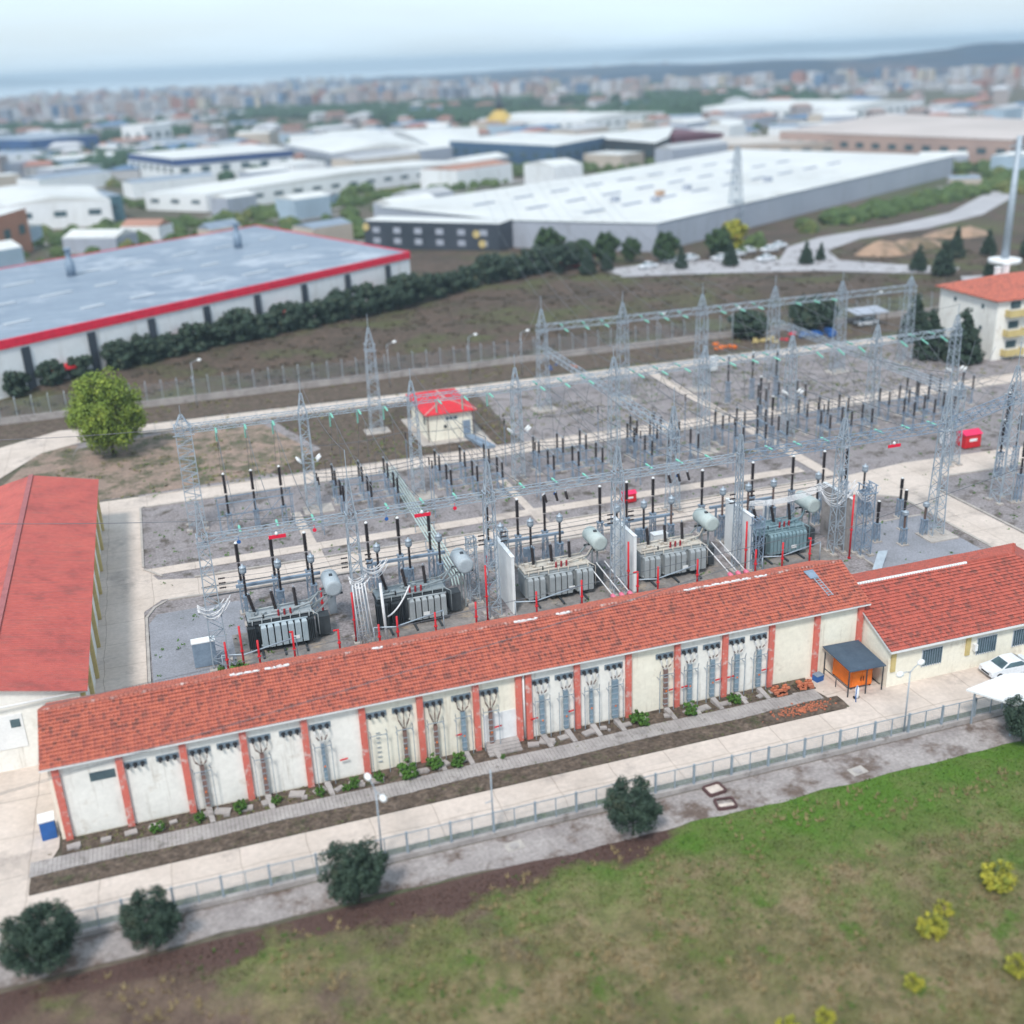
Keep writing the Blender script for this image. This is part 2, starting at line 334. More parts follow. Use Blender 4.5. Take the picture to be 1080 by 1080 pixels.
def conc_mat():
    m = mat('paving', (.60,.515,.46), (.51,.435,.385), .22, .9, 0, .004, .07, 2.5, (.38,.325,.295), .16, .60, ((.40,.35,.32),(.05,.9,1),.56))
    n = m.node_tree.nodes; l = m.node_tree.links; p = n['Principled BSDF']
    src = p.inputs['Base Color'].links[0].from_socket
    g = n.new('ShaderNodeTexCoord'); bt = n.new('ShaderNodeTexBrick'); bt.offset = 0; bt.inputs['Scale'].default_value = 1
    bt.inputs['Brick Width'].default_value = 4.6; bt.inputs['Row Height'].default_value = 4.6; bt.inputs['Mortar Size'].default_value = .045; bt.inputs['Mortar Smooth'].default_value = .3
    bt.inputs['Color1'].default_value = (1,1,1,1); bt.inputs['Color2'].default_value = (.95,.945,.94,1); bt.inputs['Mortar'].default_value = (.70,.68,.66,1)
    wv = n.new('ShaderNodeTexNoise'); wv.inputs['Scale'].default_value = .35; wm = n.new('ShaderNodeVectorMath'); wm.operation = 'MULTIPLY_ADD'; wm.inputs[1].default_value = (.5,.5,0)
    l.new(g.outputs['Object'], wv.inputs['Vector']); l.new(wv.outputs['Color'], wm.inputs[0]); l.new(g.outputs['Object'], wm.inputs[2]); l.new(wm.outputs[0], bt.inputs['Vector'])
    x = n.new('ShaderNodeMix'); x.data_type = 'RGBA'; x.blend_type = 'MULTIPLY'; x.inputs[0].default_value = 1; l.new(src, x.inputs[6]); l.new(bt.outputs['Color'], x.inputs[7]); l.new(x.outputs[2], p.inputs['Base Color'])
    return m
M['paving'] = conc_mat()
struct('road', c_, M['paving'])
# curbs
k_ = MB()
def curb(pts, w=.25, h=.13, base=.03):
    for a, b in zip(pts, pts[1:]):
        a3 = (a[0], a[1], base+h/2); b3 = (b[0], b[1], base+h/2); k_.bar(a3, b3, w, h+.02)
curb([(-5.7,118.3),(-5.7,137.1),(-5.2,137.5)]); curb([(-5.6,81),(-5.6,105.5),(-4.8,107.5),(-3.6,108.7)])
curb([(-3.8,115.2),(-5.6,117.7)]); curb([(-.5,113.6),(37,112.9)]); curb([(40,112.9),(76,112.5)])
curb([(-3.4,108.9),(76,106.2)], .3); curb([(80.3,78),(80.3,103.5),(76.5,106.3)], .3); curb([(86,78),(86,104),(89,107.2),(140,105.2)], .3); curb([(-3.5,169.5),(140,167.1)], .3)
curb([(-5,137.2),(140,137.2)], .2); curb([(-5,141.5),(140,141.3)], .2)
curb([(66.4,81.5),(66.4,98.1),(79.1,98.1)], .2, .08)
struct('kerb', k_, M['curb'])
# cable slots across the inner road: darker covers
sl = MB()
for yy in (108.0, 110.4): sl.box(0, 75, yy, yy+.22, .05, .086)
struct('cable_trench_cover', sl, M['tankdark'])
# strip in front of the long building
p_ = MB()
ribs_n = 210
for i in range(ribs_n):
    xa = -14+61.5*i/ribs_n; xb = xa+61.5/ribs_n-.02; dy = .12*math.sin(i*.13)+U(-.03,.03)
    p_.box(xa, xb, 68.25+dy, 69.85+dy*.4, .03, .10+U(-.004,.008))
struct('footpath', p_, M['oldconc'])
q_ = MB(); NXs = 200
for i in range(NXs):
    xa = -13.9+62.6*i/NXs; xb = -13.9+62.6*(i+1)/NXs
    za = .07+.09*abs(noise.noise(Vector((xa*1.3,0,0)))); zb = .07+.09*abs(noise.noise(Vector((xb*1.3,0,0))))
    q_.add([(xa,66.42,.065),(xb,66.42,.065),(xb,67.3,zb+.05),(xa,67.3,za+.05),(xb,68.3,.07),(xa,68.3,.07)], [(0,1,2,3),(3,2,4,5)], True)
q_.sheet([(-12,69.8),(48,69.8),(48,71.85),(-12,71.85)], .05)
struct('dirt_strip', q_, M['dirt'])
g_ = MB(); random.seed(2)
edge = [(-40+i*1.15, 57.6+.7*max(0,min(1,(22-(-40+i*1.15))/12))+.35*noise.noise(Vector((i*.35,0,0)))+.15*noise.noise(Vector((i*1.3,4,0)))) for i in range(101)]
g_.prism(edge+[(76,60.9),(-40,60.9)], -.1, .07); struct('drain_apron', g_, mat('apron_concrete', (.34,.305,.295), (.25,.22,.215), .35, .95, 0, .02, .18, 4, (.13,.095,.08), .33, .55))
g2 = MB(); g2.sheet([(-60,61.6),(95,61.6),(95,62.4),(-60,62.4)], .068); struct('verge', g2, mat('verge_soil', (.20,.21,.18),(.14,.15,.12),.7,.95,0,.03,.25,5,(.09,.13,.05),.5,.6))
# loose slabs by the wall (broken concrete)
random.seed(3)
for i in range(34):
    x = -11+57*i/34+U(-.4,.4); mb = MB(); 
    if 18.9 < x < 22: continue
    s = U(.4,.95); mb.cbox((x, 70.75+U(-.3,.25), .06), (s*1.3, s*.8, U(.08,.16)), U(-.5,.5))
    if i % 3 == 0: mb.cbox((x+U(.2,.5), 70.4, .06), (s*.5, s*.5, .12), U(0,1.5))
    one('concrete_slab', mb, M['oldconc'], (x, 70.7, .05), 'broken grey concrete slab lying in the soil at the foot of the white wall', 'slab', 'broken slabs along the foot of the long wall')

# ================================================================= LONG BUILDING
XB0, XB1, YF, YBk, EZ, RZ_, YR = -12.0, 53.1, 71.8, 80.0, 6.25, 8.25, 75.9
bld = thing('switchgear_building', (20, 76, 0), 'long white switchgear building with red pillars under a mottled orange tiled roof', 'building', world=True)
mb = MB(); mb.prism([(XB0,YF),(XB1,YF),(XB1,YBk),(XB0,YBk)], 0, EZ)
for xx in (XB0+.001, XB1-.001):  # gables
    mb.add([(xx,YF,EZ),(xx,YBk,EZ),(xx,YR,RZ_-.12)], [(0,1,2)])
mb.build('wall', M['cream'], bld)
# slightly different plaster tones per bay
pil = [-11.5,-7.3,-3.0,1.2,5.6,9.9,14.3,18.7,22.15,27.0,31.4,35.7,40.0,44.3,48.6,52.8]
for x in pil+[22.95]:
    mb = MB(); mb.box(x-.24, x+.24, YF-.26, YF-.002, 0, EZ-.15); mb.build('pilaster', M['redpaint'], bld)
for a, b in ((-11.26,-7.54),(-7.06,-3.24),(-2.76,.96),(1.44,5.36),(5.84,9.66),(23.2,26.76),(27.24,31.16),(35.94,39.76),(40.24,44.06)):
    mb = MB(); mb.box(a, b, YF-.03, YF-.001, .15, EZ-.35); mb.build('plaster_panel', M['white'], bld)
mb = MB(); mb.box(19.2,21.9, YF-.035, YF-.001, .5, 3.0); mb.build('shutter_door', M['whitepaint'], bld)
mb = MB(); mb.tube([(22.55,YF-.14,.2),(22.55,YF-.14,EZ)], .08, 8); mb.build('downpipe', M['whitepaint'], bld)
mb = MB(); mb.box(-9.4,-7.7, YF-.06, YF-.005, 4.3, 5.0); mb.build('window', M['glass'], bld)
# eaves fascia
mb = MB(); mb.box(XB0-.4, XB1+.35, YF-.55, YF-.43, EZ-.12, EZ+.04); mb.box(XB0-.4, XB1+.35, YF-.43, YF-.002, EZ-.1, EZ-.03); mb.box(XB1+.22, XB1+.35, YF-.43, YBk+.4, EZ-.12, EZ-.02)
mb.build('eaves', M['whitepaint'], bld)
# tiles
def tile_mat(name, a, b, c, wd, rh, dark):
    m = bpy.data.materials.new(name); m.use_nodes = True; n = m.node_tree.nodes; l = m.node_tree.links; p = n['Principled BSDF']
    p.inputs['Roughness'].default_value = .85; p.inputs['Specular IOR Level'].default_value = .2
    g = n.new('ShaderNodeTexCoord'); mul = n.new('ShaderNodeVectorMath'); mul.operation = 'MULTIPLY'; mul.inputs[1].default_value = (1/wd, 1/rh, 0)
    fl = n.new('ShaderNodeVectorMath'); fl.operation = 'FLOOR'; wn_ = n.new('ShaderNodeTexWhiteNoise'); wn_.noise_dimensions = '3D'
    l.new(g.outputs['Object'], mul.inputs[0]); l.new(mul.outputs[0], fl.inputs[0]); l.new(fl.outputs[0], wn_.inputs['Vector'])
    rp = n.new('ShaderNodeValToRGB'); e = rp.color_ramp.elements; e[0].position = 0; e[0].color = (*a,1); e[1].position = 1; e[1].color = (*c,1)
    q = e.new(.55); q.color = (*b,1); l.new(wn_.outputs['Value'], rp.inputs['Fac'])
    nz = n.new('ShaderNodeTexNoise'); nz.inputs['Scale'].default_value = 1.1; nz.inputs['Detail'].default_value = 5; nz.inputs['Roughness'].default_value = .7; l.new(g.outputs['Object'], nz.inputs['Vector'])
    ad = n.new('ShaderNodeMath'); ad.operation = 'MULTIPLY_ADD'; ad.inputs[1].default_value = .16; l.new(wn_.outputs['Value'], ad.inputs[0]); l.new(nz.outputs['Fac'], ad.inputs[2])
    mr = n.new('ShaderNodeMapRange'); mr.inputs['From Min'].default_value = dark; mr.inputs['From Max'].default_value = dark+.1; l.new(ad.outputs[0], mr.inputs['Value'])
    m1 = n.new('ShaderNodeMath'); m1.operation = 'MULTIPLY'; m1.inputs[1].default_value = .42; l.new(mr.outputs[0], m1.inputs[0])
    x = n.new('ShaderNodeMix'); x.data_type = 'RGBA'; l.new(m1.outputs[0], x.inputs[0]); l.new(rp.outputs['Color'], x.inputs[6]); x.inputs[7].default_value = (.10,.07,.06,1)
    fn = n.new('ShaderNodeTexNoise'); fn.inputs['Scale'].default_value = 9; l.new(g.outputs['Object'], fn.inputs['Vector']); m2 = n.new('ShaderNodeMapRange'); m2.inputs['To Min'].default_value = .82; m2.inputs['To Max'].default_value = 1.18; l.new(fn.outputs['Fac'], m2.inputs['Value'])
    v = n.new('ShaderNodeVectorMath'); v.operation = 'SCALE'; l.new(x.outputs[2], v.inputs[0]); l.new(m2.outputs[0], v.inputs['Scale']); l.new(v.outputs[0], p.inputs['Base Color'])
    return m
M['tile'] = tile_mat('roof_tiles', (.49,.145,.095), (.42,.12,.085), (.31,.10,.08), .24, .31, .63)
M['tile2'] = tile_mat('roof_tiles_worn', (.46,.115,.085), (.40,.10,.075), (.30,.085,.07), .26, .33, .62)
def tiled_slope(mb, xa, xb, ya, za, yb, zb, wd=.24, rh=.34, clip=None):
    """courses of pan tiles from the eave (ya,za) up to the ridge (yb,zb)"""
    L = math.hypot(yb-ya, zb-za); nr = max(1, round(L/rh)); nc = int((xb-xa)/wd); nx_ = Vector((0, -(zb-za), (yb-ya)))/L
    if nx_.z < 0: nx_ = -nx_
    sub = 4
    for r in range(nr):
        t0 = r/nr; t1 = (r+1.12)/nr
        row = []
        for k in range(nc*sub+1):
            x = xa+(xb-xa)*k/(nc*sub); ph = (k % sub)/sub; hgt = .045*(0.5+.5*math.cos(2*math.pi*ph))
            wob = .014*noise.noise(Vector((x*.6, r*.9, 0)))+.07*noise.noise(Vector((x*.16, r*.12, 3)))
            h0 = .055+hgt+wob; h1 = .0+hgt+wob
            h0 += .05; hu = h0-.03; tu = t0+.55/nr
            row.append(((x, ya+(yb-ya)*t0+nx_.y*h0, za+(zb-za)*t0+nx_.z*h0), (x, ya+(yb-ya)*min(1,t1)+nx_.y*h1, za+(zb-za)*min(1,t1)+nx_.z*h1), (x, ya+(yb-ya)*t0+nx_.y*hu, za+(zb-za)*t0+nx_.z*hu), (x, ya+(yb-ya)*tu, za+(zb-za)*tu)))
        for k in range(nc*sub):
            a, b = row[k], row[k+1]
            if clip and not clip((a[0][0]+b[0][0])/2, a[0][1]): continue
            o = len(mb.v); mb.v += [a[0], b[0], b[1], a[1], a[2], b[2], a[3], b[3]]
            mb.f += [(o,o+1,o+2,o+3), (o,o+4,o+5,o+1), (o+4,o+6,o+7,o+5)]; mb.m += [0,0,0]; mb.sm += [False]*3
rf = MB(); tiled_slope(rf, XB0-.4, XB1+.35, YF-.55, EZ-.02, YR, RZ_); tiled_slope(rf, XB0-.4, XB1+.35, YBk+.45, EZ-.02, YR, RZ_)
rf.add([(XB0-.35,YF-.5,EZ-.04),(XB1+.3,YF-.5,EZ-.04),(XB1+.3,YR,RZ_-.05),(XB0-.35,YR,RZ_-.05),(XB0-.35,YBk+.4,EZ-.04),(XB1+.3,YBk+.4,EZ-.04)], [(0,1,2,3),(3,2,5,4)])
roof = rf.build('roof', M['tile'], bld)
mb = MB(); n_ = 200
for i in range(n_):
    xa = XB0-.4+(XB1-XB0+.75)*i/n_
    mb.lathe((xa, YR, RZ_+.02+U(-.01,.01)), [(.15,0),(.12,(XB1-XB0)/n_*.98)], 8, (1,0,0))
mb.build('ridge_cap', mat('ridge_tiles', (.42,.13,.09), (.30,.12,.10), 1.2, .9, 0, 0, .2, 6, (.55,.50,.48), 1.1, .60), roof)
random.seed(5)   # white mortar patches on the ridge
for a, b in ((1.2,3.2),(3.8,5.4),(12,12.6),(23.4,25.2),(27,28),(38.4,39.3),(40.3,44.5),(45,46)):
    x = a; mb = MB(); mb.cbox(((a+b)/2, YR-.1, RZ_-.02), (b-a, .1, .12))
    while x < b: l_ = U(.15,.5); mb.cbox((x, YR-.1+U(-.06,.06), RZ_+.08), (l_, U(.14,.26), .06), U(-.3,.3)); x += l_+U(.02,.2)
    mb.build('mortar_patch', M['whitepaint'], roof)
mb = MB()  # roof ladder
th = math.atan2(RZ_-EZ, YR-YF+.55)
def rp_(x, t, h=.16): return (x, YF-.55+(YR-YF+.55)*t, EZ-.02+(RZ_-EZ)*t+h)
for dx in (0,.42): mb.bar(rp_(50.2+dx-.0,.30), rp_(49.8+dx,.86), .06)
for k in range(9): t = .32+.055*k; x = 50.2-.4*(t-.3)/.56; mb.bar(rp_(x,t), rp_(x+.42,t), .05)
mb.build('roof_ladder', M['steel'], roof)
mb = MB(); mb.add([rp_(49.6,.72,.2),rp_(50.4,.72,.2),rp_(50.3,.9,.2),rp_(49.4,.9,.2),rp_(49.6,.72,.14),rp_(50.4,.72,.14),rp_(50.3,.9,.14),rp_(49.4,.9,.14)], [(0,1,2,3),(4,7,6,5),(0,4,5,1),(1,5,6,2),(2,6,7,3),(3,7,4,0)]); mb.build('roof_hatch', M['bluesteel'], roof)
# bushing panels, cable risers, brackets
def panel(x, z):
    m_ = MB(); m_.box(x-.78, x+.78, YF-.10, YF-.032, z-.22, z+.22); pnl = m_.build('bushing_panel', M['vent'], bld)
    m_ = MB()
    for k in (-1,0,1):
        m_.lathe((x+k*.5, YF-.1, z+.02), [(.15,0),(.16,.08),(.09,.10),(.12,.2),(.08,.24),(.1,.34),(.05,.4)], 8, (0,-1,-.35))
    m_.build('bushing', M['black'], pnl); return pnl
def riser(x, z, col, wid, brown, frame=True):
    top = U(3.1,3.7) if wid < .3 else 3.9
    r_m = MB(); r_m.box(x-wid/2, x+wid/2, YF-.42, YF-.18, .45, top)
    r_m.mi = 1
    for k in range(int((top-.6)/.5)): r_m.box(x-wid/2-.03, x+wid/2+.03, YF-.45, YF-.15, .7+k*.5, .76+k*.5)
    ris = r_m.build('cable_riser', [col, M['steel']], bld)
    m_ = MB()
    for k in (-1,0,1):
        xs = x+k*.5
        p0 = Vector((xs, YF-.48, z-.12)); p1 = Vector((x+k*.40, YF-.42, z-.75)); p2 = Vector((x+k*wid*.25, YF-.33, top+.05)); p3 = Vector((x+k*wid*.2, YF-.3, top-.4))
        m_.tube([p0, p0.lerp(p1,.5)+Vector((0,-.04,0)), p1, p1.lerp(p2,.55), p2, p3], .035, 6)
        m_.mi = 1; m_.ribs(p1+Vector((0,0,.05)), p1.lerp(p2,.55), .07, 6, .12); m_.mi = 0
    m_.build('cable', [M['brownpor'] if brown else M['whitecable'], M['brownpor']], ris)
    if frame:
        m_ = MB()
        for sx_ in (-.62,.62):
            m_.bar((x+sx_,YF-.55,.1),(x+sx_,YF-.55,z-1.35), .05); m_.bar((x+sx_,YF-.55,z-1.35),(x+sx_-.12,YF-.9,z-.85), .05); m_.bar((x+sx_,YF-.55,z-1.9),(x+sx_,YF-.02,z-1.9), .04)
        m_.bar((x-.62,YF-.55,z-1.5),(x+.62,YF-.55,z-1.5), .05); m_.build('bracket_frame', M['fence'], ris)
    m_ = MB(); m_.add([(x-.22,YF-.5,.42),(x+.22,YF-.5,.42),(x+.36,YF-1.9,.14),(x-.0,YF-1.9,.14),(x-.22,YF-.5,.05),(x+.22,YF-.5,.05),(x+.36,YF-1.9,.04),(x,YF-1.9,.04)], [(0,3,2,1),(0,1,5,4),(1,2,6,5),(2,3,7,6),(3,0,4,7)]); m_.build('duct_slab', M['oldconc'], ris)
    m_ = MB(); m_.cbox((x, YF-.47, 1.7+U(-.2,.2)), (.12,.03,.12)); m_.build('warning_sign', M['orange'], ris)
random.seed(11)
BR, BL = mat('riser_brown', (.22,.13,.11),(.15,.10,.09),2,.8), mat('riser_blue', (.20,.28,.34),(.16,.22,.28),2,.6)
zz = 5.05
for (x, r) in ((-6.3,0),(-4.1,0),(-1.9,(BR,.3,1)),(.1,0),(2.35,(BR,.3,1)),(4.55,0),(6.75,(BL,.24,0)),(10.95,(None,)),(12.95,(BR,.28,1)),(15.35,(BR,.28,1)),(17.55,(BL,.34,1)),(19.75,(BR,.28,1)),(23.95,(BL,.36,0)),(25.95,(BL,.36,0)),(28.1,(BL,.24,0)),(30.15,(BL,.5,0)),(34.6,(BR,.32,0)),(36.75,(BL,.36,0)),(38.8,(BL,.36,0)),(41.05,(BL,.36,0)),(43.1,(BL,.36,0))):
    panel(x, zz)
    if r:
        if r[0] is None:
            m_ = MB()
            for sx_ in (-.62,.62): m_.bar((x+sx_,YF-.55,.1),(x+sx_,YF-.55,3.7), .05); m_.bar((x+sx_,YF-.55,3.7),(x+sx_-.12,YF-.9,4.2), .05); m_.bar((x+sx_,YF-.55,3.2),(x+sx_,YF-.02,3.2), .04)
            m_.bar((x-.62,YF-.55,3.5),(x+.62,YF-.55,3.5), .05)
            for k in range(7): m_.bar((x-.16,YF-.1,.9+k*.42),(x+.16,YF-.1,.9+k*.42), .05)
            m_.build('bracket_frame', M['fence'], bld)
        else: riser(x, zz, *r)
# red fire pipe stubs across some risers
for x in (17.2,20.3,23.3,26.4,35.2,36.3,39.4,40.5,43.7,8.2):
    m_ = MB(); m_.bar((x-.3,YF-.34,1.9),(x+.3,YF-.34,1.95), .09); m_.build('red_bar', M['red'], bld)
mb = MB()
for k in range(4): mb.box(19.2, 21.9, 70.5-.28*(3-k)+.0, 71.75, .05+.15*k*0, .12+.12*k) if False else mb.box(19.2, 21.9, 70.35+.3*k, 71.78, .05+.12*k, .05+.12*(k+1)-.002)
one('entrance_steps', mb, M['oldconc'], (20.5, 71, .05), 'wide grey concrete steps up to the white shutter in the long wall', 'steps')

# ================================================================= OFFICE (right)
off = thing('office_building', (66, 74, 0), 'low cream office building with red tiled roof beside the long building', 'building', world=True)
ox0, ox1, oy0, oy1, oez, orz, oyr = 53.15, 76.5, 67.9, 80.6, 3.7, 6.6, 74.3
mb = MB(); mb.prism([(ox0,oy0),(ox1,oy0),(ox1,oy1),(ox0,oy1)], 0, oez); mb.add([(ox0,oy0,oez),(ox0,oy1,oez),(ox0,oyr,orz-.15)], [(0,1,2)]); mb.build('wall', M['cream'], off)
for x in (53.6,61,68.3):
    mb = MB(); mb.box(x-.22, x+.22, oy0-.12, oy0-.002, 1.5, oez-.1); mb.build('pilaster', M['yellow'], off)
for x in (57.4, 62.9, 66.6):
    mb = MB(); mb.box(x-1.02,x+1.02,oy0-.05,oy0-.002,1.32,2.98); wf = mb.build('window', M['whitepaint'], off)
    mb = MB(); mb.box(x-.95,x+.95,oy0-.056,oy0-.01,1.4,2.9); mb.build('pane', M['glass'], wf)
    mb = MB()
    for k in range(9): mb.bar((x-.95+k*.2375,oy0-.1,1.35),(x-.95+k*.2375,oy0-.1,2.95), .04)
    mb.build('window_bars', M['bluesteel'], wf)
mb = MB(); mb.box(60.1+1.4,60.2+1.6,oy0-.35,oy0-.01,1.9,2.5); mb.build('air_conditioner', M['whitepaint'], off)
mb = MB()
hipx = ox1+.3-(oy1-oyr)
tiled_slope(mb, ox0-.25, ox1+.3, oy0-.5, oez-.02, oyr, orz, .26, .36, lambda x, y: x < ox1+.3-(y-oy0+.5)*.95)
tiled_slope(mb, ox0-.25, ox1+.3, oy1+.5, oez-.02, oyr, orz, .26, .36, lambda x, y: x < ox1+.3-(oy1+.5-y)*.95)
mb.add([(ox1+.3,oy0-.5,oez),(ox1+.3,oy1+.5,oez),(hipx,oyr,orz+.03)], [(0,1,2)])
mb.add([(ox0-.2,oy0-.45,oez-.04),(ox1+.3,oy0-.45,oez-.04),(hipx,oyr,orz-.06),(ox0-.2,oyr,orz-.06),(ox0-.2,oy1+.4,oez-.04),(ox1+.3,oy1+.4,oez-.04)], [(0,1,2,3),(3,2,5,4)])
orf = mb.build('roof', M['tile2'], off)
mb = MB()
for i in range(46):
    xa = ox0-.2+12.5*i/46; mb.lathe((xa,oyr,orz+.02),[(.17,0),(.12,.25)],8,(1,0,0))
mb.build('ridge_cap', M['whitepaint'], orf)
mb = MB()
for i in range(24):
    xa = ox0+12.3+4.6*i/24; mb.lathe((xa,oyr,orz+.02),[(.15,0),(.11,.18)],8,(1,0,0))
for i in range(30):
    t = i/30; a = Vector((hipx,oyr,orz)).lerp(Vector((ox1+.3,oy1+.5,oez)), t); mb.lathe(a,[(.15,0),(.11,.25)],8,(1,1,-.4))
mb.build('hip_cap', M['tile2'], orf)
mb = MB(); mb.box(ox0-.25,ox1+.3,oy0-.56,oy0-.5,oez-.16,oez+.02); mb.bar((ox0-.2,oy0-.5,oez-.05),(ox0-.2,oyr,orz-.08),.1,.12); mb.bar((ox0-.2,oy1+.5,oez-.05),(ox0-.2,oyr,orz-.08),.1,.12); mb.build('eaves', M['whitepaint'], off)

# ================================================================= LEFT HALL WITH RED METAL ROOF
lh = thing('storage_hall', (-17, 107, 0), 'hall with red sheet metal roof and ochre side columns left of the yard', 'building', world=True)
lx0, lx1, ly0, ly1, lez, lrz, lxr = -27.5, -9.9, 82.3, 132.2, 6, 7.6, -16.7
mb = MB(); mb.prism([(-25,ly0),(lx1-.3,ly0),(lx1-.3,ly1),(-25,ly1)], 0, lez); mb.add([(-25,ly0,lez),(lx1-.3,ly0,lez),(lxr,ly0,lrz-.1)], [(0,1,2)]); mb.build('wall', M['white'], lh)
for k in range(9):
    yy = ly0+.6+k*(ly1-ly0-1.2)/8; mb = MB(); mb.box(lx1-.3,lx1+.02,yy-.3,yy+.3,0,lez-.15); mb.build('column', M['yellow'], lh)
mb = MB()
def metal_slope(mb, xa, za, xb, zb, y0, y1, pitch=.33):
    n = int((y1-y0)/pitch)*2; 
    for i in range(n):
        ya = y0+(y1-y0)*i/n; yb = y0+(y1-y0)*(i+1)/n; h = .05 if i % 2 else 0; h2 = .0 if i % 2 else .05
        mb.add([(xa,ya,za+h),(xa,yb-.03,za+h),(xb,yb-.03,zb+h),(xb,ya,zb+h),(xa,yb,za+h2),(xb,yb,zb+h2)], [(0,1,2,3),(1,4,5,2)])
metal_slope(mb, lx1+.35, lez, lxr, lrz, ly0-.5, ly1+.5); metal_slope(mb, lxr, lrz, -23.5-.0, lez, ly0-.5, ly1+.5)
M['redmetal'] = mat('red_sheet_roof', (.46,.105,.085), (.40,.085,.075), .3, .55, .1, 0, .08, 2, (.31,.075,.065), .3, .60, ((.27,.10,.085),(.22,2.4,1),.52))
lr = mb.build('roof', M['redmetal'], lh)
mb = MB(); mb.bar((lxr,ly0-.5,lrz+.08),(lxr,ly1+.5,lrz+.08),.5,.1); mb.build('ridge_cap', mat('ridge_metal',(.36,.12,.12),None,1,.6), lr)
mb = MB(); mb.box(-17.4,-14.6,ly0-.06,ly0-.002,2.0,4.9); wf = mb.build('window', M['whitepaint'], lh); mb = MB(); mb.box(-15.5,-14.8,ly0-.08,ly0-.01,3.8,4.5); mb.build('pane', M['glass'], wf)
mb = MB(); mb.tube([(lx1+.4,ly0-.2,lez-.1),(-22,ly0-.6,lez-.1)], .09, 6); mb.build('gutter', M['whitepaint'], lh)

# ================================================================= CONTROL HUT
hut = thing('relay_hut', (37, 152.5, 0), 'small cream hut with bright red hipped roof in the gravel yard', 'hut', world=True)
hx0,hx1,hy0,hy1,hz = 33.9,40.3,147.3,158,4.2
mb = MB(); mb.prism([(hx0,hy0),(hx1,hy0),(hx1,hy1),(hx0,hy1)], 0, hz); mb.build('wall', M['cream'], hut)
M['redroof'] = mat('bright_red_roof', (.62,.03,.045), (.50,.03,.04), .6, .7, 0, 0, .08, 6, (.58,.30,.28), .5, .70)
mb = MB(); a,b,c,d = (hx0-.6,hy0-.6,hz),(hx1+.6,hy0-.6,hz),(hx1+.6,hy1+.6,hz),(hx0-.6,hy1+.6,hz); e,f = (37.1,hy0+3,hz+1.15),(37.1,hy1-3,hz+1.15)
mb.add([a,b,c,d,e,f,(a[0],a[1],hz-.15),(b[0],b[1],hz-.15),(c[0],c[1],hz-.15),(d[0],d[1],hz-.15)], [(0,1,4),(1,2,5,4),(2,3,5),(3,0,4,5),(0,6,7,1),(1,7,8,2),(2,8,9,3),(3,9,6,0),(9,8,7,6)])
hr = mb.build('roof', M['redroof'], hut)
mb = MB(); mb.bar((a[0],a[1],hz+.03),(e[0],e[1],e[2]+.03),.2,.08); mb.bar((b[0],b[1],hz+.03),(e[0],e[1],e[2]+.03),.2,.08); mb.bar((e[0],e[1],e[2]+.03),(f[0],f[1],f[2]+.03),.3,.08); mb.build('ridge_cap', mat('pink_mortar',(.6,.3,.28),None,1,.8), hr)
mb = MB(); mb.box(36.3,38.2,hy0-.05,hy0-.002,2.9,3.5); wf = mb.build('window', M['whitepaint'], hut); mb = MB()
for k in range(3): mb.box(36.4+k*.6,36.9+k*.6,hy0-.07,hy0-.01,3.0,3.42)
mb.build('pane', M['glass'], wf)
for x in (hx0-.1, hx1+.1):
    mb = MB(); mb.tube([(x,hy0-.1,.1),(x,hy0-.1,hz-.2)],.07,6); mb.build('downpipe', M['brownpor'], hut)
mb = MB(); mb.box(38.9,40.0,hy0-.06,hy0-.002,.6,2.6); dr = mb.build('door', M['bluesteel'], hut); mb = MB(); mb.box(39.05,39.12,hy0-.1,hy0-.06,1.5,1.65); mb.build('handle', M['black'], dr)
mb = MB(); mb.box(36.1,36.5,hy0-.14,hy0-.002,1.9,2.3); mb.build('wall_box', M['tankdark'], hut)
mb = MB(); mb.box(hx0-.06,hx0-.002,149.2,150.1,2.0,3.2); mb.build('side_window', M['glass'], hut)
mb = MB(); mb.prism([(32.5,145.6),(42.2,145.6),(42.2,159.6),(32.5,159.6)], .03, .12); struct('hut_apron', mb, M['curb'])
mb = MB(); mb.prism([(38.9,hy0-.2),(40.1,hy0-.2),(41.7,140.9),(40.1,140.9)], .13, .55); one('walkway_slab', mb, M['bluesteel'], (40,144,.1), 'pale grey steel covered walkway leading to the hut door', 'walkway')

# ================================================================= CANOPY AND BITS BY THE OFFICE
cn_ = thing('canopy', (50.8, 69.7, 0), 'dark navy sheet canopy on black posts in the corner by the long wall', 'canopy', world=True)
mb = MB(); mb.add([(49.2,71.55,2.85),(52.7,71.55,2.75),(52.75,67.6,2.35),(49.3,67.6,2.5),(49.2,71.55,2.93),(52.7,71.55,2.83),(52.75,67.6,2.43),(49.3,67.6,2.58)], [(0,3,2,1),(4,5,6,7),(0,4,7,3),(3,7,6,2),(2,6,5,1),(1,5,4,0)]); mb.build('roof_sheet', M['navy'], cn_)
for p in ((49.35,67.75),(52.6,67.75),(49.35,71.3),(51.0,67.7)):
    mb = MB(); mb.bar((*p,.05),(*p,2.45),.08); mb.build('post', M['tankdark'], cn_)
mb = MB(); mb.bar((49.35,67.75,.9),(49.35,71.3,.9),.06); mb.bar((49.35,67.75,.9),(51.0,67.7,.9),.06); mb.bar((49.35,69.5,.05),(49.35,69.5,.9),.06); mb.build('railing', M['tankdark'], cn_)
cab = thing('orange_container', (51.2, 69.7, .1), 'bright orange steel gas locker under the navy canopy', 'locker', world=True)
mb = MB(); mb.box(50.2,52.2,68.6,71.3,.25,1.75); mb.build('body', M['orange'], cab)
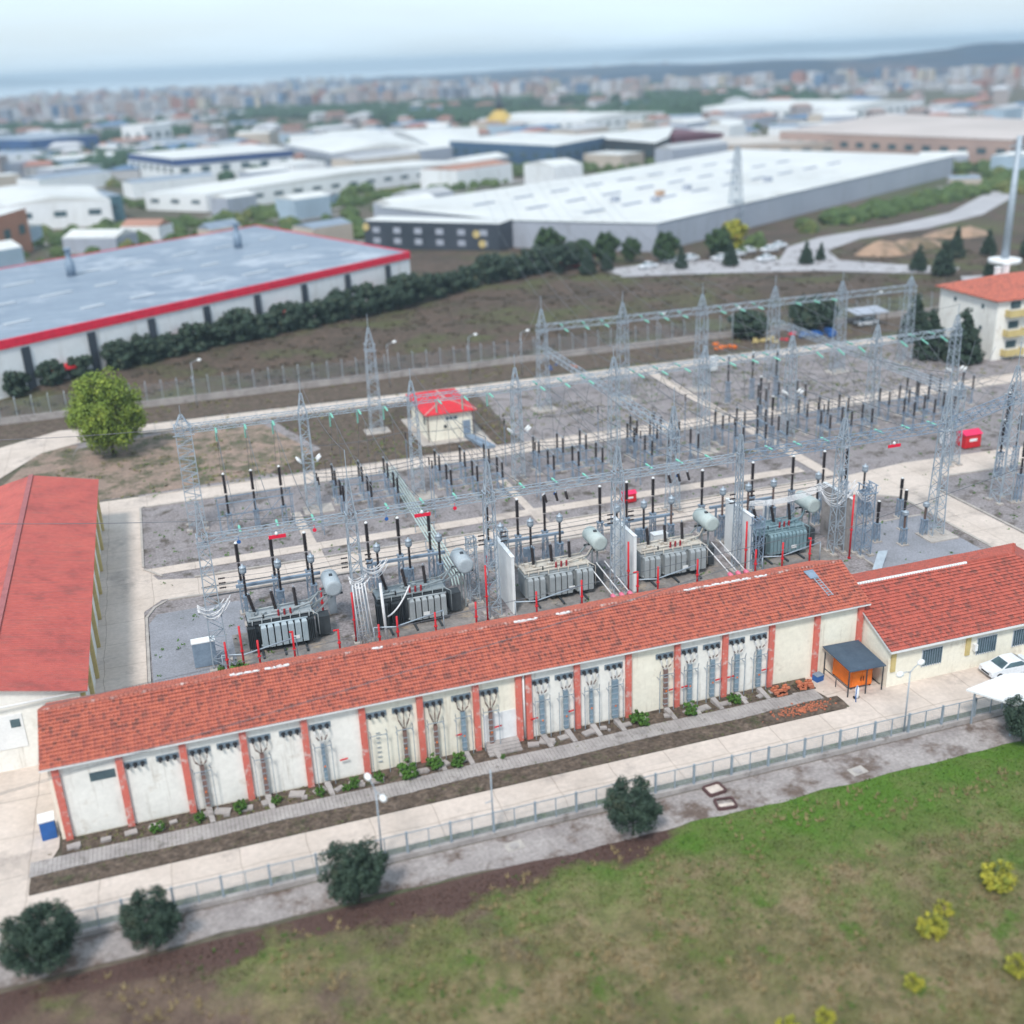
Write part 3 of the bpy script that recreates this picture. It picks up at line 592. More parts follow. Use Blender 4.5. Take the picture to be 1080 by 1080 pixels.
for x in (50.25,51.22):
    mb = MB(); mb.box(x,x+.93,68.56,68.597,.35,1.65); dd = mb.build('door', M['orange'], cab); mb = MB(); mb.bar((x+.1 if x > 51 else x+.83,68.53,.8),(x+.1 if x > 51 else x+.83,68.53,1.2),.05); mb.build('handle', M['black'], dd)
mb = MB(); 
for p in ((50.3,68.7),(52.1,68.7),(50.3,71.2),(52.1,71.2)): mb.bar((*p,.07),(*p,.25),.1)
mb.build('foot', M['black'], cab)
mb = MB(); mb.cbox((48.6,71.0,.06),(.75,.6,.55),.2); mb.mi = 1; mb.cbox((48.6,71.0,.61),(.8,.65,.05),.2); one('blue_crate', mb, [M['bluepaint'],M['bluesteel']], (48.6,71,.06), 'small blue lidded crate beside the canopy against the wall', 'crate')
ex = thing('fire_extinguisher', (49.9,67.3,.07), 'white and blue wheeled fire extinguisher standing before the canopy', 'extinguisher', world=True)
mb = MB(); mb.lathe((49.9,67.3,.2),[(.14,0),(.17,.08),(.17,.85),(.08,1.0),(.05,1.1)],10); mb.build('cylinder', M['whitepaint'], ex)
mb = MB(); mb.lathe((49.7,67.35,.2),[(.13,-.03),(.13,.03)],10,(1,0,0)); mb.lathe((50.1,67.35,.2),[(.13,-.03),(.13,.03)],10,(1,0,0)); mb.bar((49.65,67.4,.2),(50.15,67.4,.2),.05); mb.build('wheel', M['black'], ex)
mb = MB(); mb.tube([(49.9,67.3,1.3),(49.7,67.1,1.1),(49.6,67.0,.5),(49.5,66.8,.1)],.04,6); mb.build('hose', M['bluepaint'], ex)
# brick pallets
random.seed(21)
for (cx, cy, lab) in ((44.6,70.3,'left heap of orange bricks on the grass by the wall'),(46.9,70.4,'right stack of orange bricks on pallet beside the wall')):
    pl = thing('brick_stack', (cx,cy,.06), lab, 'brick stack', 'brick stacks by the long wall', world=True)
    mb = MB()
    for k in range(5): mb.box(cx-.8,cx+.8,cy-.55+k*.25,cy-.4+k*.25,.06,.16)
    mb.build('pallet', M['bark'], pl)
    for k in range(22):
        mb = MB(); mb.cbox((cx+U(-.65,.65),cy+U(-.5,.5),.17+.19*(k//14)),(.39,.19,.18),U(-.4,.4)); mb.build('brick', M['brick'], pl)
mb = MB()
for k in range(230):
    x = random.gauss(45.0,1.3); y = 67.45+random.gauss(0,.33); s = U(.04,.11); mb.cbox((x,y,.14),(s*1.6,s,s*.7),U(0,3))
one('brick_rubble', mb, M['brick'], (45.3,67.4,.1), 'orange brick rubble scattered over the dirt strip', 'rubble', kind='stuff')

# ================================================================= FRONT FENCE
wl_ = MB(); wl_.box(-60,95,61.05,61.4,.0,.42)
for k in range(104): wl_.box(-60+k*1.5,-60+k*1.5+.04,61.04,61.41,.05,.43) if False else None
one('low_wall', wl_, M['oldconc'], (20,61.2,0), 'low weathered concrete wall under the chain fence along the front road', 'wall')
fn = thing('chain_fence', (20,61.22,.42), 'grey steel mesh fence standing on the low wall along the front road', 'fence', world=True)
mb = MB(); z0f, z1f = .42, 2.0
for k in range(0, 620): 
    x = -30+k*.17; mb.bar((x,61.22,z0f+.05),(x,61.22,z1f),.010)
for k in range(9): mb.bar((-60,61.22,z0f+.1+k*.18),(92,61.22,z0f+.1+k*.18),.010)
mb.bar((-60,61.22,z1f),(92,61.22,z1f),.05); mb.build('mesh_panel', M['fence'], fn)
for k in range(60):
    x = -20+k*1.53; big = k % 2 == 0
    if x > 75: break
    mb = MB(); mb.bar((x,61.22,z0f),(x,61.22,z1f+(.12 if big else .02)),.14 if big else .07); mb.build('post', M['fence'], fn)
# light poles
def light_pole(loc, h, label, rz, lamps=2):
    t = thing('street_lamp', loc, label, 'street lamp', 'street lamps along the front fence', rz)
    m_ = MB(); m_.tube([(0,0,0),(0,0,h)],[.07,.045],8); m_.build('pole', M['steel'], t)
    if lamps:
        for sgn in ((1,-1) if lamps == 2 else (1,)):
            m_ = MB(); m_.tube([(0,0,h-.1),(.5*sgn,0,h+.15),(1.1*sgn,0,h+.25)],.035,6); am = m_.build('arm', M['steel'], t)
            m_ = MB(); m_.lathe((1.0*sgn,0,h+.22),[(.06,0),(.2,.15),(.24,.4),(.18,.62),(.04,.72)],10,(sgn,0,.08)); m_.build('lamp_head', M['whitepaint'], am)
    else:
        m_ = MB(); m_.bar((-.5,0,h-2.6),(0,0,h-2.5),.05); m_.build('bracket', M['steel'], t)
    return t
light_pole((8.9,61.6,.05), 5.6, 'twin headed white street lamp by the fence left of the bare pole', R(100))
light_pole((16.8,61.6,.05), 5.2, 'grey pole without a lamp head by the fence, left of centre', 0, 0)
light_pole((50.3,61.6,.05), 5.6, 'twin headed street lamp by the fence in front of the canopy', R(20))
# manholes
for (x,y,l_) in ((17.7,59.7,'manhole cover in the apron near the middle'),(44.2,58.7,'manhole cover in the apron on the right')):
    mb = MB(); mb.cbox((x,y,.06),(1.3,.9,.04),.1); mb.mi = 1; mb.lathe((x,y,.1),[(.35,0),(.35,.02)],14); one('manhole', mb, [M['curb'],M['oldconc']], (x,y,.07), l_, 'manhole', 'manholes in the apron')
# old TV shells dumped
for (x,y,rz,tilt,l_) in ((33.25,60.35,.1,0,'upper discarded brown framed screen shell lying against the low wall'),(33.2,58.6,-.15,1,'lower discarded brown framed screen shell lying open on the apron')):
    t = thing('screen_shell', (x,y,.08), l_, 'old television', 'discarded screen shells', rz)
    m_ = MB(); W, D, h = .75, .6, .22
    pts = [(-W,-D*.8),(-W*.8,-D),(W*.8,-D),(W,-D*.8),(W,D*.8),(W*.8,D),(-W*.8,D),(-W,D*.8)]
    ins = [(p[0]*.78,p[1]*.76) for p in pts]
    for i in range(8):
        j = (i+1)%8; m_.add([(*pts[i],0),(*pts[j],0),(*pts[j],h),(*pts[i],h),(*ins[i],h),(*ins[j],h),(*ins[i],h-.1),(*ins[j],h-.1)], [(0,1,2,3),(3,2,5,4),(4,5,7,6)])
    m_.build('frame', mat('brown_plastic',(.10,.05,.05),None,2,.6), t)
    m_ = MB(); m_.add([(p[0],p[1],h-.09) for p in (ins if not tilt else [(q[0],q[1]*.45-.2) for q in ins])], [tuple(range(8))]); m_.build('screen', mat('pale_screen',(.62,.53,.47),None,2,.6), t)

# ================================================================= FAR FENCE
fw_ = MB(); fw_.box(-40,150,184.0,184.25,0,1.15)
for k in range(64): fw_.box(-40+k*3,-40+k*3+.3,183.93,183.998,0,1.2)
one('boundary_wall', fw_, M['oldconc'], (50,184,0), 'long low grey boundary wall at the back of the yard', 'wall')
ff = thing('boundary_fence', (50,184.12,1.15), 'tall wire fence with thin posts standing on the back boundary wall', 'fence', world=True)
mb = MB()
for k in range(12): mb.bar((-40,184.12,1.3+k*.22),(150,184.12,1.3+k*.22),.018)
for k in range(300): mb.bar((-40+k*.6,184.12,1.2),(-40+k*.6,184.12,3.7),.012)
mb.build('mesh_panel', M['fence'], ff)
for k in range(76):
    x = -38+k*2.45
    if x > 148: break
    mb = MB(); mb.bar((x,184.12,1.15),(x,184.12,3.8),.10); mb.bar((x,184.12,3.8),(x,184.5,4.2),.08); mb.build('post', M['steel'], ff)
f2 = thing('inner_fence', (40,169.0,0), 'low wire fence with thin posts beside the far concrete path', 'fence', world=True)
mb = MB()
for z in (.5,1.0,1.5): mb.bar((-3,169.2,z),(135,167.0,z),.02)
mb.build('rail_wire', M['fence'], f2)
for k in range(56):
    x = -3+k*2.5; mb = MB(); mb.bar((x,169.2-(x+3)*.016,.05),(x,169.2-(x+3)*.016,1.7),.06); mb.build('post', M['steel'], f2)

# ================================================================= LATTICE STEELWORK
def lattice(mb, x, y, z0, z1, w0, w1, seg, leg=.095, br=.055):
    hs = [z0+(z1-z0)*i/seg for i in range(seg+1)]
    def cr_(i):
        h = (w0+(w1-w0)*i/seg)/2; return [(x-h,y-h,hs[i]),(x+h,y-h,hs[i]),(x+h,y+h,hs[i]),(x-h,y+h,hs[i])]
    C = [cr_(i) for i in range(seg+1)]
    for k in range(4): mb.bar(C[0][k], C[-1][k], leg)
    for i in range(seg):
        for k in range(4):
            a, b = C[i], C[i+1]; j = (k+1)%4
            mb.bar(a[k] if i % 2 else a[j], b[j] if i % 2 else b[k], br)
            if i % 2 == 0: mb.bar(b[k], b[j], br)
def tower(loc, h, w0, w1, spire, label, grp, seg=None, mt='steel', lamps=False):
    t = thing('lattice_tower', loc, label, 'lattice tower', grp)
    m_ = MB(); lattice(m_, 0,0,.1,h,w0,w1,seg or int(h/1.05)); m_.build('lattice_frame', M[mt], t)
    if spire:
        m_ = MB(); lattice(m_,0,0,h,h+spire*.55,w1*.85,.22,4,.09,.05); m_.bar((0,0,h+spire*.5),(0,0,h+spire),.07); m_.build('spire', M[mt], t)
    m_ = MB()
    for i in (-1,1):
        for j in (-1,1): m_.cbox((i*w0/2,j*w0/2,-.02),(.65,.65,.22))
    m_.build('footing', M['curb'], t)
    m_ = MB()
    for q in (-1,1): m_.bar((-w1*.7,q*w1*.55,h-.9),(w1*.7,q*w1*.55,h-.9),.1); m_.bar((q*w1*.55,-w1*.7,h-.05),(q*w1*.55,w1*.7,h-.05),.08)
    m_.bar((0,0,h-.95),(0,0,h),.06); m_.bar((-w1*.55,0,h-.9),(w1*.55,0,h-.9),.06); m_.bar((0,-w1*.6,h-.05),(0,w1*.6,h-.05),.06); m_.bar((0,-w1*.6,h-.9),(0,w1*.6,h-.9),.06); m_.bar((-w1*.6,0,h-.05),(w1*.6,0,h-.05),.06); m_.build('head_frame', M[mt], t)
    return t
row1 = [(.7,93,18.5),(13.7,93,18.8),(26.6,93,18.2),(39.6,93,17.5),(52.8,93,16.4),(64.6,93,16.6),(77,93,18.2)]
row2 = [(.7,128,15.0),(14.4,128,16.4),(27.6,128,16.2),(40.8,128,16.3),(54,128,16),(66.9,128,16),(79.8,128,16),(93,128,16),(106,128,16)]
row3 = [(28,155.6,17.3),(54,155.4,17.4),(67,155.2,16.9),(80.3,155,16.9),(93,155,16.9),(105,154.6,16.4),(118,154.6,15.5)]
for i, (x,y,h) in enumerate(row1): tower((x,y,.03), 12.9, 1.2 if i not in (0,4,6) else (1.5,.7,0,0,.7,0,1.45)[i] if i != 4 else .7, .85 if i not in (4,) else .5, h-12.9, '%s lattice tower from the left in the front gantry row' % ORD[i], 'front row gantry towers')
for i, (x,y,h) in enumerate(row2): tower((x,y,.03), 12.6, 1.9 if i == 0 else 1.35, 1.7 if i == 0 else .95, h-12.6, '%s lattice tower from the left in the middle gantry row' % ORD[i], 'middle row gantry towers', 18 if i == 0 else None)
for i, (x,y,h) in enumerate(row3): tower((x,y,.03), 13.1, 1.7, 1.2, h-13.1, '%s tall lattice tower from the left in the back gantry row' % ORD[i], 'back row gantry towers')
tower((90,98,.03), 12.9, 1.7, 1.2, 6, 'lattice tower at the far right edge right of the side road', 'right edge towers')
tower((104.6,97.5,.03), 12.9, 1.7, 1.2, 5, 'second lattice tower at the right edge behind the nearer one', 'right edge towers')
for (x,y,l_) in ((28,155.6,0),(54,155.4,0),(67,155.2,0),(80.3,155,0),(105,154.6,0),(15,128,0),(66.9,128,1),(27.6,127,1),(77,92.6,1)):
    mb = MB(); mb.cbox((x,y-.2,.035),(3.6,2.8,.14),0); struct('tower_pad', mb, M['curb'])
def beam(a, b, w, label, grp, drop=None, mt='steel'):
    drop = drop or w*.9
    c = ((a[0]+b[0])/2, (a[1]+b[1])/2, (a[2]+b[2])/2); A = Vector(a); B = Vector(b); d = (B-A); L = d.length; d.normalize(); e = Vector((-d.y,d.x,0))*w/2; g = Vector((0,0,drop/2))
    m_ = MB(); ch = [(-1,-1),(1,-1),(1,1),(-1,1)]
    for i,j in ch: m_.bar(A+e*i+g*j, B+e*i+g*j, .07)
    n = max(4, int(L/.95))
    for k in range(n):
        p = A+d*L*k/n; q = A+d*L*(k+1)/n
        for (i,j),(i2,j2) in zip(ch, ch[1:]+ch[:1]):
            m_.bar(p+e*(i if k%2 else i2)+g*(j if k%2 else j2), q+e*(i2 if k%2 else i)+g*(j2 if k%2 else j), .045)
    return one('lattice_beam', m_, M[mt], c, label, 'gantry beam', grp)
for i in range(6): beam((row1[i][0]+.6,93,12.5),(row1[i+1][0]-.6,93,12.5),.7 if i < 4 else .95,'front row lattice beam spanning the %s and %s towers from the left' % (ORD[i],ORD[i+1]),'front row gantry beams', mt='steel' if i < 4 else 'bluesteel')
for i in range(8): beam((row2[i][0]+.6,128,12.2),(row2[i+1][0]-.6,128,12.2),.9,'middle row lattice beam spanning the %s and %s towers from the left' % (ORD[i],ORD[i+1]),'middle row gantry beams')
for i in range(1,6): beam((row3[i][0]+.7,row3[i][1],12.7),(row3[i+1][0]-.7,row3[i+1][1],12.7),.95,'back row lattice beam spanning the %s and %s towers from the left' % (ORD[i],ORD[i+1]),'back row gantry beams')
for j,x in enumerate((54,93)):
    tower((x,110.5,.03), 10, 1.3, .95, 1.5 if j else 5, ('left','right')[j]+' lattice tower inside the yard carrying a lengthwise beam', 'lengthwise beam towers')
    beam((x,111.2,9.6),(x,127.3,9.6),.9,('left','right')[j]+' lengthwise lattice beam between front and middle rows','lengthwise beams')
    beam((x,128.8,9.6),(x,154.2,9.6),.9,('left','right')[j]+' lengthwise lattice beam between middle and back rows','lengthwise beams')

# insulator strings and conductors
def ins_proto(L, label):
    t = thing('insulator_string', (0,0,0), label, 'insulator')
    m_ = MB(); pr = []
    for k in range(10): z = .2+k*(L-.4)/10; pr += [(.05,z),(.13,z+.05),(.12,z+.08),(.05,z+.1)]
    m_.lathe((0,0,0), pr, 8, (0,1,0)); m_.build('glass_discs', M['green'], t)
    m_ = MB(); m_.bar((0,0,0),(0,.25,0),.06); m_.bar((0,L-.25,0),(0,L,0),.08); m_.build('clamp', M['steel'], t)
    return t
P_ins = ins_proto(2.0, 'x')
used = [False]
def ins(a, b, label, grp):
    a = Vector(a); b = Vector(b); d = (b-a).normalized()
    o = P_ins if not used[0] else dup(P_ins, (0,0,0)); used[0] = True
    o.rotation_mode = 'XYZ'; o.location = a; o.rotation_euler = d.to_track_quat('Y','Z').to_euler(); o['label'] = label; o['group'] = grp; o['category'] = 'insulator'
    return a+d*2.0
def sag(a, b, s, n=12):
    a = Vector(a); b = Vector(b); return [a.lerp(b,t/n)+Vector((0,0,-4*s*(t/n)*(1-t/n))) for t in range(n+1)]
def wire(pts, label, grp, r=.034, m='wire', n=5):
    m_ = MB(); m_.tube(pts, r, n); return one('overhead_wire', m_, M[m], tuple(pts[0]), label, 'wire', grp)
bays = [.7,14.0,27.1,40.3,53.6,66.6,79.6,92.8]
offs = (3.6,6.9,10.1)
for bi, bx in enumerate(bays):
    for pi, of in enumerate(offs):
        x = bx+of; bn = '%s bay from the left' % ORD[bi]; pn = PH[pi]
        # middle row -> front row
        if bi < 6:
            e1 = ins((x,127.5,12.0),(x,94,11.6),'green glass string, %s phase, middle row front side, %s' % (pn,bn),'middle row front insulators')
            e2 = ins((x-.3,93.5,12.4),(x,127,11.4),'green glass string of the %s phase on the front row, %s' % (pn,bn),'front row insulators')
            wire(sag(e1,e2,.9),'conductor between middle and front rows, %s phase, %s' % (pn,bn),'conductors between middle and front rows')
        elif bi < 8: 
            e1 = ins((x,127.5,12.0),(x,112,8),'green glass string, %s phase, middle row front side, %s' % (pn,bn),'middle row front insulators')
            wire(sag(e1,(x,112,4.8),.5),'sloping conductor below the middle row, %s phase, %s' % (pn,bn),'sloping conductors')
        # dropper from the middle row down to the switches
        e3 = Vector((x,127.4,11.6)); wire(sag(e3,(x,131.0,4.6),.4,8),'thin dropper from the middle row beam, %s phase, %s' % (pn,bn),'droppers to the switches', .022)
        wire(sag((x,123.5,11.7),(x+.1,123.0,4.6),.2,5),'thin front dropper of the %s phase to the switch, %s' % (pn,bn),'front droppers', .022)
        if 3 < bi+0 < 8 or bi == 3:
            e4 = ins((x,128.5,12.0),(x,155,12.4),'green glass string, %s phase, middle row back side, %s' % (pn,bn),'middle row back insulators')
            if bi > 3:
                e5 = ins((x,154.4,12.4),(x,128.5,12),'green glass string of the %s phase on the back row, %s' % (pn,bn),'back row insulators')
                wire(sag(e4,e5,.8),'conductor between middle and back rows, %s phase, %s' % (pn,bn),'conductors between middle and back rows')
        if bi < 3:   # vertical strings hanging at the back side on the left
            m_ = MB(); pr = []
            for k in range(10): z = .1+k*.17; pr += [(.05,z),(.13,z+.05),(.12,z+.08),(.05,z+.1)]
            m_.lathe((x,128.5,10.0), pr, 8); one('insulator_string', m_, M['green'], (x,128.5,10), 'pale green string hanging behind middle row, %s phase, %s' % (pn,bn), 'insulator', 'hanging insulators')
for bi, bx in enumerate(bays):
    if bi == 0: continue
    for pi, of in enumerate(offs):
        x = bx+of-.1; bn = '%s bay from the left' % ORD[bi]; pn = PH[pi]
        wire(sag((x,130.7,4.75),(x,136.5,3.2),-.3,6)+[Vector((x,136.6,.3))],'jumper behind the back switch, %s phase, %s' % (pn,bn),'rear jumpers',.03)
        wire(sag((x,128.5,4.7),(x,125.2,4.7),-.55,8),'arched jumper between two switches, %s phase, %s' % (pn,bn),'arched jumpers',.03)
        if bi < 6: wire(sag((x,122.8,4.75),(x+.2,104,7.6),.7,9),'slack conductor from front switch to tall insulators, %s phase, %s' % (pn,bn),'slack conductors',.028)
    for q,(yy,z) in enumerate(((119.6,7.2),(121.0,7.2),(133.4,6.6))):
        wire(sag((bx,yy,z),(bx+13,yy,z),.5,10),'busbar conductor along the yard, %s, %s bay from the left' % (('nearest','middle','farthest')[q],ORD[bi]),'busbar conductors along the yard',.04)
for i,(x,y,h) in enumerate(row2):
    if i < 7: wire(sag((x,y,h),(row1[i][0],93,row1[i][2]),1.2,14),'earth wire between the %s middle and front tower tips' % ORD[i],'earth wires between the rows',.022)
    if i < 8 and i > 0: wire(sag((x,y,h),(row2[i+1][0],y,row2[i+1][2]),.4,8),'earth wire between the %s and %s middle tower tips' % (ORD[i],ORD[i+1]),'earth wires along the middle row',.022)
for i in range(1,7):
    bx = row2[i][0]
    for k,yy in enumerate((119.6,121.0,133.4)):
        m_ = MB(); m_.bar((bx,yy,.05),(bx,yy,(7.0,7.0,6.4)[k]-.8),.09); m_.mi = 1; m_.ribs((bx,yy,(7.0,7.0,6.4)[k]-.8),(bx,yy,(7.1,7.1,6.5)[k]+.1),.11,8,.13); one('bus_support', m_, [M['bluesteel'],M['dark']], (bx,yy,.05), 'busbar support, %s of three, beside the %s middle tower' % (('nearest','middle','farthest')[k],ORD[i]),'support','busbar supports')
# long cross-yard earth wires between spires and three distribution wires along the front row
for i in range(6):
    a, b = row1[i], row1[i+1]
    for k, z in enumerate((8.9,8.45,8.0)):
        if i < 5: wire(sag((a[0]+1.4,92.3,z),(b[0]-1.4,92.3,z),.15),'%s of three low wires between the %s and %s front towers' % (('top','middle','bottom')[k],ORD[i],ORD[i+1]),'low wires along the front row',.018)
for i in range(5):
    a = row1[i]
    for k, z in enumerate((8.9,8.45,8.0)):
        for s_ in (1,-1):
            if i == 0 and s_ < 0: continue
            m_ = MB(); m_.ribs((a[0]+s_*.8,92.3,z),(a[0]+s_*1.4,92.3,z),.1,8,.12); one('stub_insulator', m_, M['dark'], (a[0]+s_*.8,92.3,z), '%s black stub insulator on the %s side of the %s front tower' % (('top','middle','bottom')[k],'right' if s_>0 else 'left',ORD[i]), 'insulator', 'black stub insulators')
for i in range(1,7):
    if i < 6: wire(sag((row3[i][0],row3[i][1],row3[i][2]),(row3[i+1][0],row3[i+1][1],row3[i+1][2]),.5),'earth wire between the %s and %s back tower tips' % (ORD[i],ORD[i+1]),'earth wires',.02)
# guy-like lines sloping from the back row down
for i,(x,z1_) in enumerate(((57.5,12.6),(61,12.6),(64,12.6),(70.5,12.6),(74,12.6),(77,12.6),(84,12.6),(87,12.6),(90,12.6))):
    e = ins((x,155.6,12.5),(x+8,215,12.2),'green string behind the back row, %s from the left' % ORD[i],'outgoing line insulators')
    wire(sag(e,(x+38,330,20),4.5),'outgoing line %s from the left leaving the back row' % ORD[i],'outgoing lines',.03)
# long service cables passing over the front and the left roof
wire(sag((-40,60,9.5),(78,78,14.0),1.2,20),'long thin cable crossing in front of the long building','loose service cables',.03)
wire(sag((-45,118,13),(13.7,93.4,12.6),1.0,16),'black cable crossing over the red metal roof, nearer one','loose service cables',.035)
wire(sag((-45,140,14),(.7,128,12.4),1.0,16),'black cable crossing over the red metal roof, farther one','loose service cables',.035)
wire(sag((-12,76,8.6),(56,84,7.4),.1,16),'black cable lying along the tiled ridge','loose service cables',.03)
# signs hung on front row
for (x,z,m_n,l_) in ((7.0,12.0,'redsign','red bay board on the front row, leftmost'),(20.1,11.9,'redsign','red bay board on the front row, second from left'),(70.3,11.4,'redsign','red bay board on the front row near the right end')):
    t = thing('bay_board', (x,92.3,z), l_, 'sign', 'red bay boards'); m_ = MB(); m_.box(-.75,.75,-.04,.04,-.16,.16); m_.build('board', M[m_n], t); m_ = MB(); m_.lathe((-.05,0,.16),[(.1,0),(.16,.12),(.1,.28),(.02,.32)],8); m_.build('lamp', M['whitepaint'], t)
    m_ = MB(); m_.bar((-.5,0,.16),(-.5,.15,.6),.03); m_.bar((.5,0,.16),(.5,.15,.6),.03); m_.build('hanger', M['steel'], t)
for (x,z,c,l_) in ((3.7,12.0,'bluepaint','small blue phase disc left'),(16.8,12.0,'bluepaint','small blue phase disc second from left'),(33.0,11.9,'bluepaint','blue phase disc among three black insulators near centre'),(45.7,11.8,'bluepaint','blue phase disc among three black insulators right of centre'),(10.3,12.0,'redsign','small red phase disc left'),(23.2,12.0,'redsign','small red phase disc second from left')):
    m_ = MB(); m_.lathe((x,92.45,z),[(.18,0),(.18,.03)],12,(0,-1,0)); m_.bar((x,92.45,z+.2),(x,92.5,z+.5),.03); one('phase_disc', m_, M[c], (x,92.45,z), l_+' on the front beam', 'sign', 'phase discs')
for i,x in enumerate((31.9,33.0,34.0,44.7,45.7,46.7)):
    t = thing('hanging_fuse', (x,92.4,12.0), '%s of three short black insulators hung from the front beam, %s group' % (PH[i%3],'left' if i<3 else 'right'), 'insulator', 'hanging black insulators'); m_ = MB(); m_.ribs((0,0,0),(.12,-.25,-.75),.17,9,.13); m_.build('insulator_body', M['dark'], t); m_ = MB(); m_.bar((0,0,0),(0,.1,.25),.06); m_.build('hanger', M['steel'], t)
for i in range(3,8):
    x,y,h = row2[i]; x3,y3,h3 = row3[max(0,min(6,i-2))]
    wire(sag((x,y,h),(x3,y3,h3),1.0,12),'earth wire between the %s middle tower tip and the back row' % ORD[i],'earth wires to the back row',.022)
for bi in range(2,8):
    for pi,of in enumerate(offs):
        x = bays[bi]+of
        wire(sag((x-3.2,128,11.6),(x+.1,123,4.8),.7,8),'slanting tap wire, %s phase, %s bay from the left' % (PH[pi],ORD[bi]),'slanting tap wires',.024)
        wire(sag((x+1.6,110.5,8.6),(x+1.6,141,8.9),.9,12),'lengthwise bus wire, %s phase, %s bay from the left' % (PH[pi],ORD[bi]),'lengthwise bus wires',.026)
        if bi > 3: wire(sag((x,154.6,12.0),(x+.6,147,4.4),.8,8),'dropper from the back row, %s phase, %s bay from the left' % (PH[pi],ORD[bi]),'droppers from the back row',.024)
for k in range(6):
    wire(sag((77,93,12.3-.2*k),(106,128-4*k,11.8),.8,12),'wire %s of six fanning from the rightmost front tower' % ORD[k],'fanning wires',.028)
beam((90.6,98.2,12.5),(104,97.6,12.5),.95,'lattice beam at the right edge above the side yard','right edge beams',mt='bluesteel')
beam((77.7,93.3,12.5),(89.4,97.8,12.5),.95,'lattice beam joining the rightmost front tower to the right edge tower','right edge beams',mt='bluesteel')
# floodlights on middle towers
def flood(loc, label):
    t = thing('floodlight_cluster', loc, label, 'floodlights', 'floodlight clusters on the middle row towers')
    m_ = MB(); m_.bar((-1.1,-.7,0),(1.1,-.7,0),.06); m_.bar((-1.1,.7,0),(1.1,.7,0),.06); m_.build('bracket', M['steel'], t)
    for s_ in (-1,1):
        for dy in (-.7,.5):
            m_ = MB(); m_.lathe((s_*.9,dy*.6,.0),[(.05,0),(.13,.1),(.17,.4),(.14,.75),(.05,.85)],8,(s_*.7,-.2,.8)); m_.build('lamp', M['whitepaint'], t)
for i,(x,z) in enumerate(((14.4,6.6),(40.8,6.6),(79.8,6.6),(106,6.6))): flood((x,127.3,z), 'white floodlights on the %s floodlit middle row tower from the left' % ORD[i])

# ================================================================= SWITCH ROWS
def switch_proto(hf=2.5, hp=2.0, gap=2.2):
    t = thing('disconnector', (0,0,0), 'x', 'switch')
    m_ = MB()
    for s_ in (-1,1):
        m_.bar((0,s_*gap/2,.1),(0,s_*gap/2,hf-.1),.15); m_.bar((-.3,s_*gap/2,.1),(0,s_*gap/2,hf*.6),.05); m_.bar((.3,s_*gap/2,.1),(0,s_*gap/2,hf*.6),.05)
    m_.bar((0,-gap/2-.3,hf-.05),(0,gap/2+.3,hf-.05),.2,.14); m_.bar((-.28,-gap/2,.1),(-.28,gap/2,hf-.2),.05); m_.build('frame', M['bluesteel'], t)
    for s_ in (-1,1):
        m_ = MB(); m_.ribs((0,s_*gap/2,hf),(0,s_*gap/2,hf+hp),.175,9,.14); m_.build('insulator_post', M['dark'], t)
    m_ = MB(); m_.bar((0,-gap/2,hf+hp+.05),(0,-.1,hf+hp+.12),.045); m_.bar((0,gap/2,hf+hp+.05),(0,.1,hf+hp+.12),.045); m_.cbox((0,-gap/2,hf+hp),(.2,.2,.12)); m_.cbox((0,gap/2,hf+hp),(.2,.2,.12)); m_.build('blade', M['steel'], t)
    m_ = MB()
    m_.bar((0,-gap/2,.03),(0,gap/2,.03),.3,.1)
    for s_ in (-1,1): m_.cbox((0,s_*gap/2,-.02),(.8,.8,.18))
    m_.build('footing', M['curb'], t)
    return t
swp = switch_proto(); first = [True]
def place_sw(x, y, rz, lab, grp, proto=None):
    if first[0]:
        first[0] = False; swp.location = (x,y,.03); swp.rotation_euler = (0,0,rz); swp['label'] = lab; swp['group'] = grp; return swp
    return dup(swp, (x,y,.03), rz, lab, grp)
for bi, bx in enumerate(bays):
    if bi == 0: continue
    for pi, of in enumerate(offs):
        x = bx+of-.1
        place_sw(x,129.6,0,'back switch of the %s phase under the middle row, %s bay from the left' % (PH[pi],ORD[bi]),'disconnector switches, back pairs')
        place_sw(x,124.0,0,'front switch of the %s phase under the middle row, %s bay from the left' % (PH[pi],ORD[bi]),'disconnector switches, front pairs')
    m_ = MB(); 
    for yy in (130.7,128.5,125.1,122.9): m_.bar((bx+offs[0]-.6,yy,2.35),(bx+offs[2]+.6,yy,2.35),.10)
    one('switch_crossbar', m_, M['bluesteel'], (bx+7,127,2.3), 'blue grey crossbars under the switches, %s bay from the left' % ORD[bi], 'frame', 'switch crossbars')
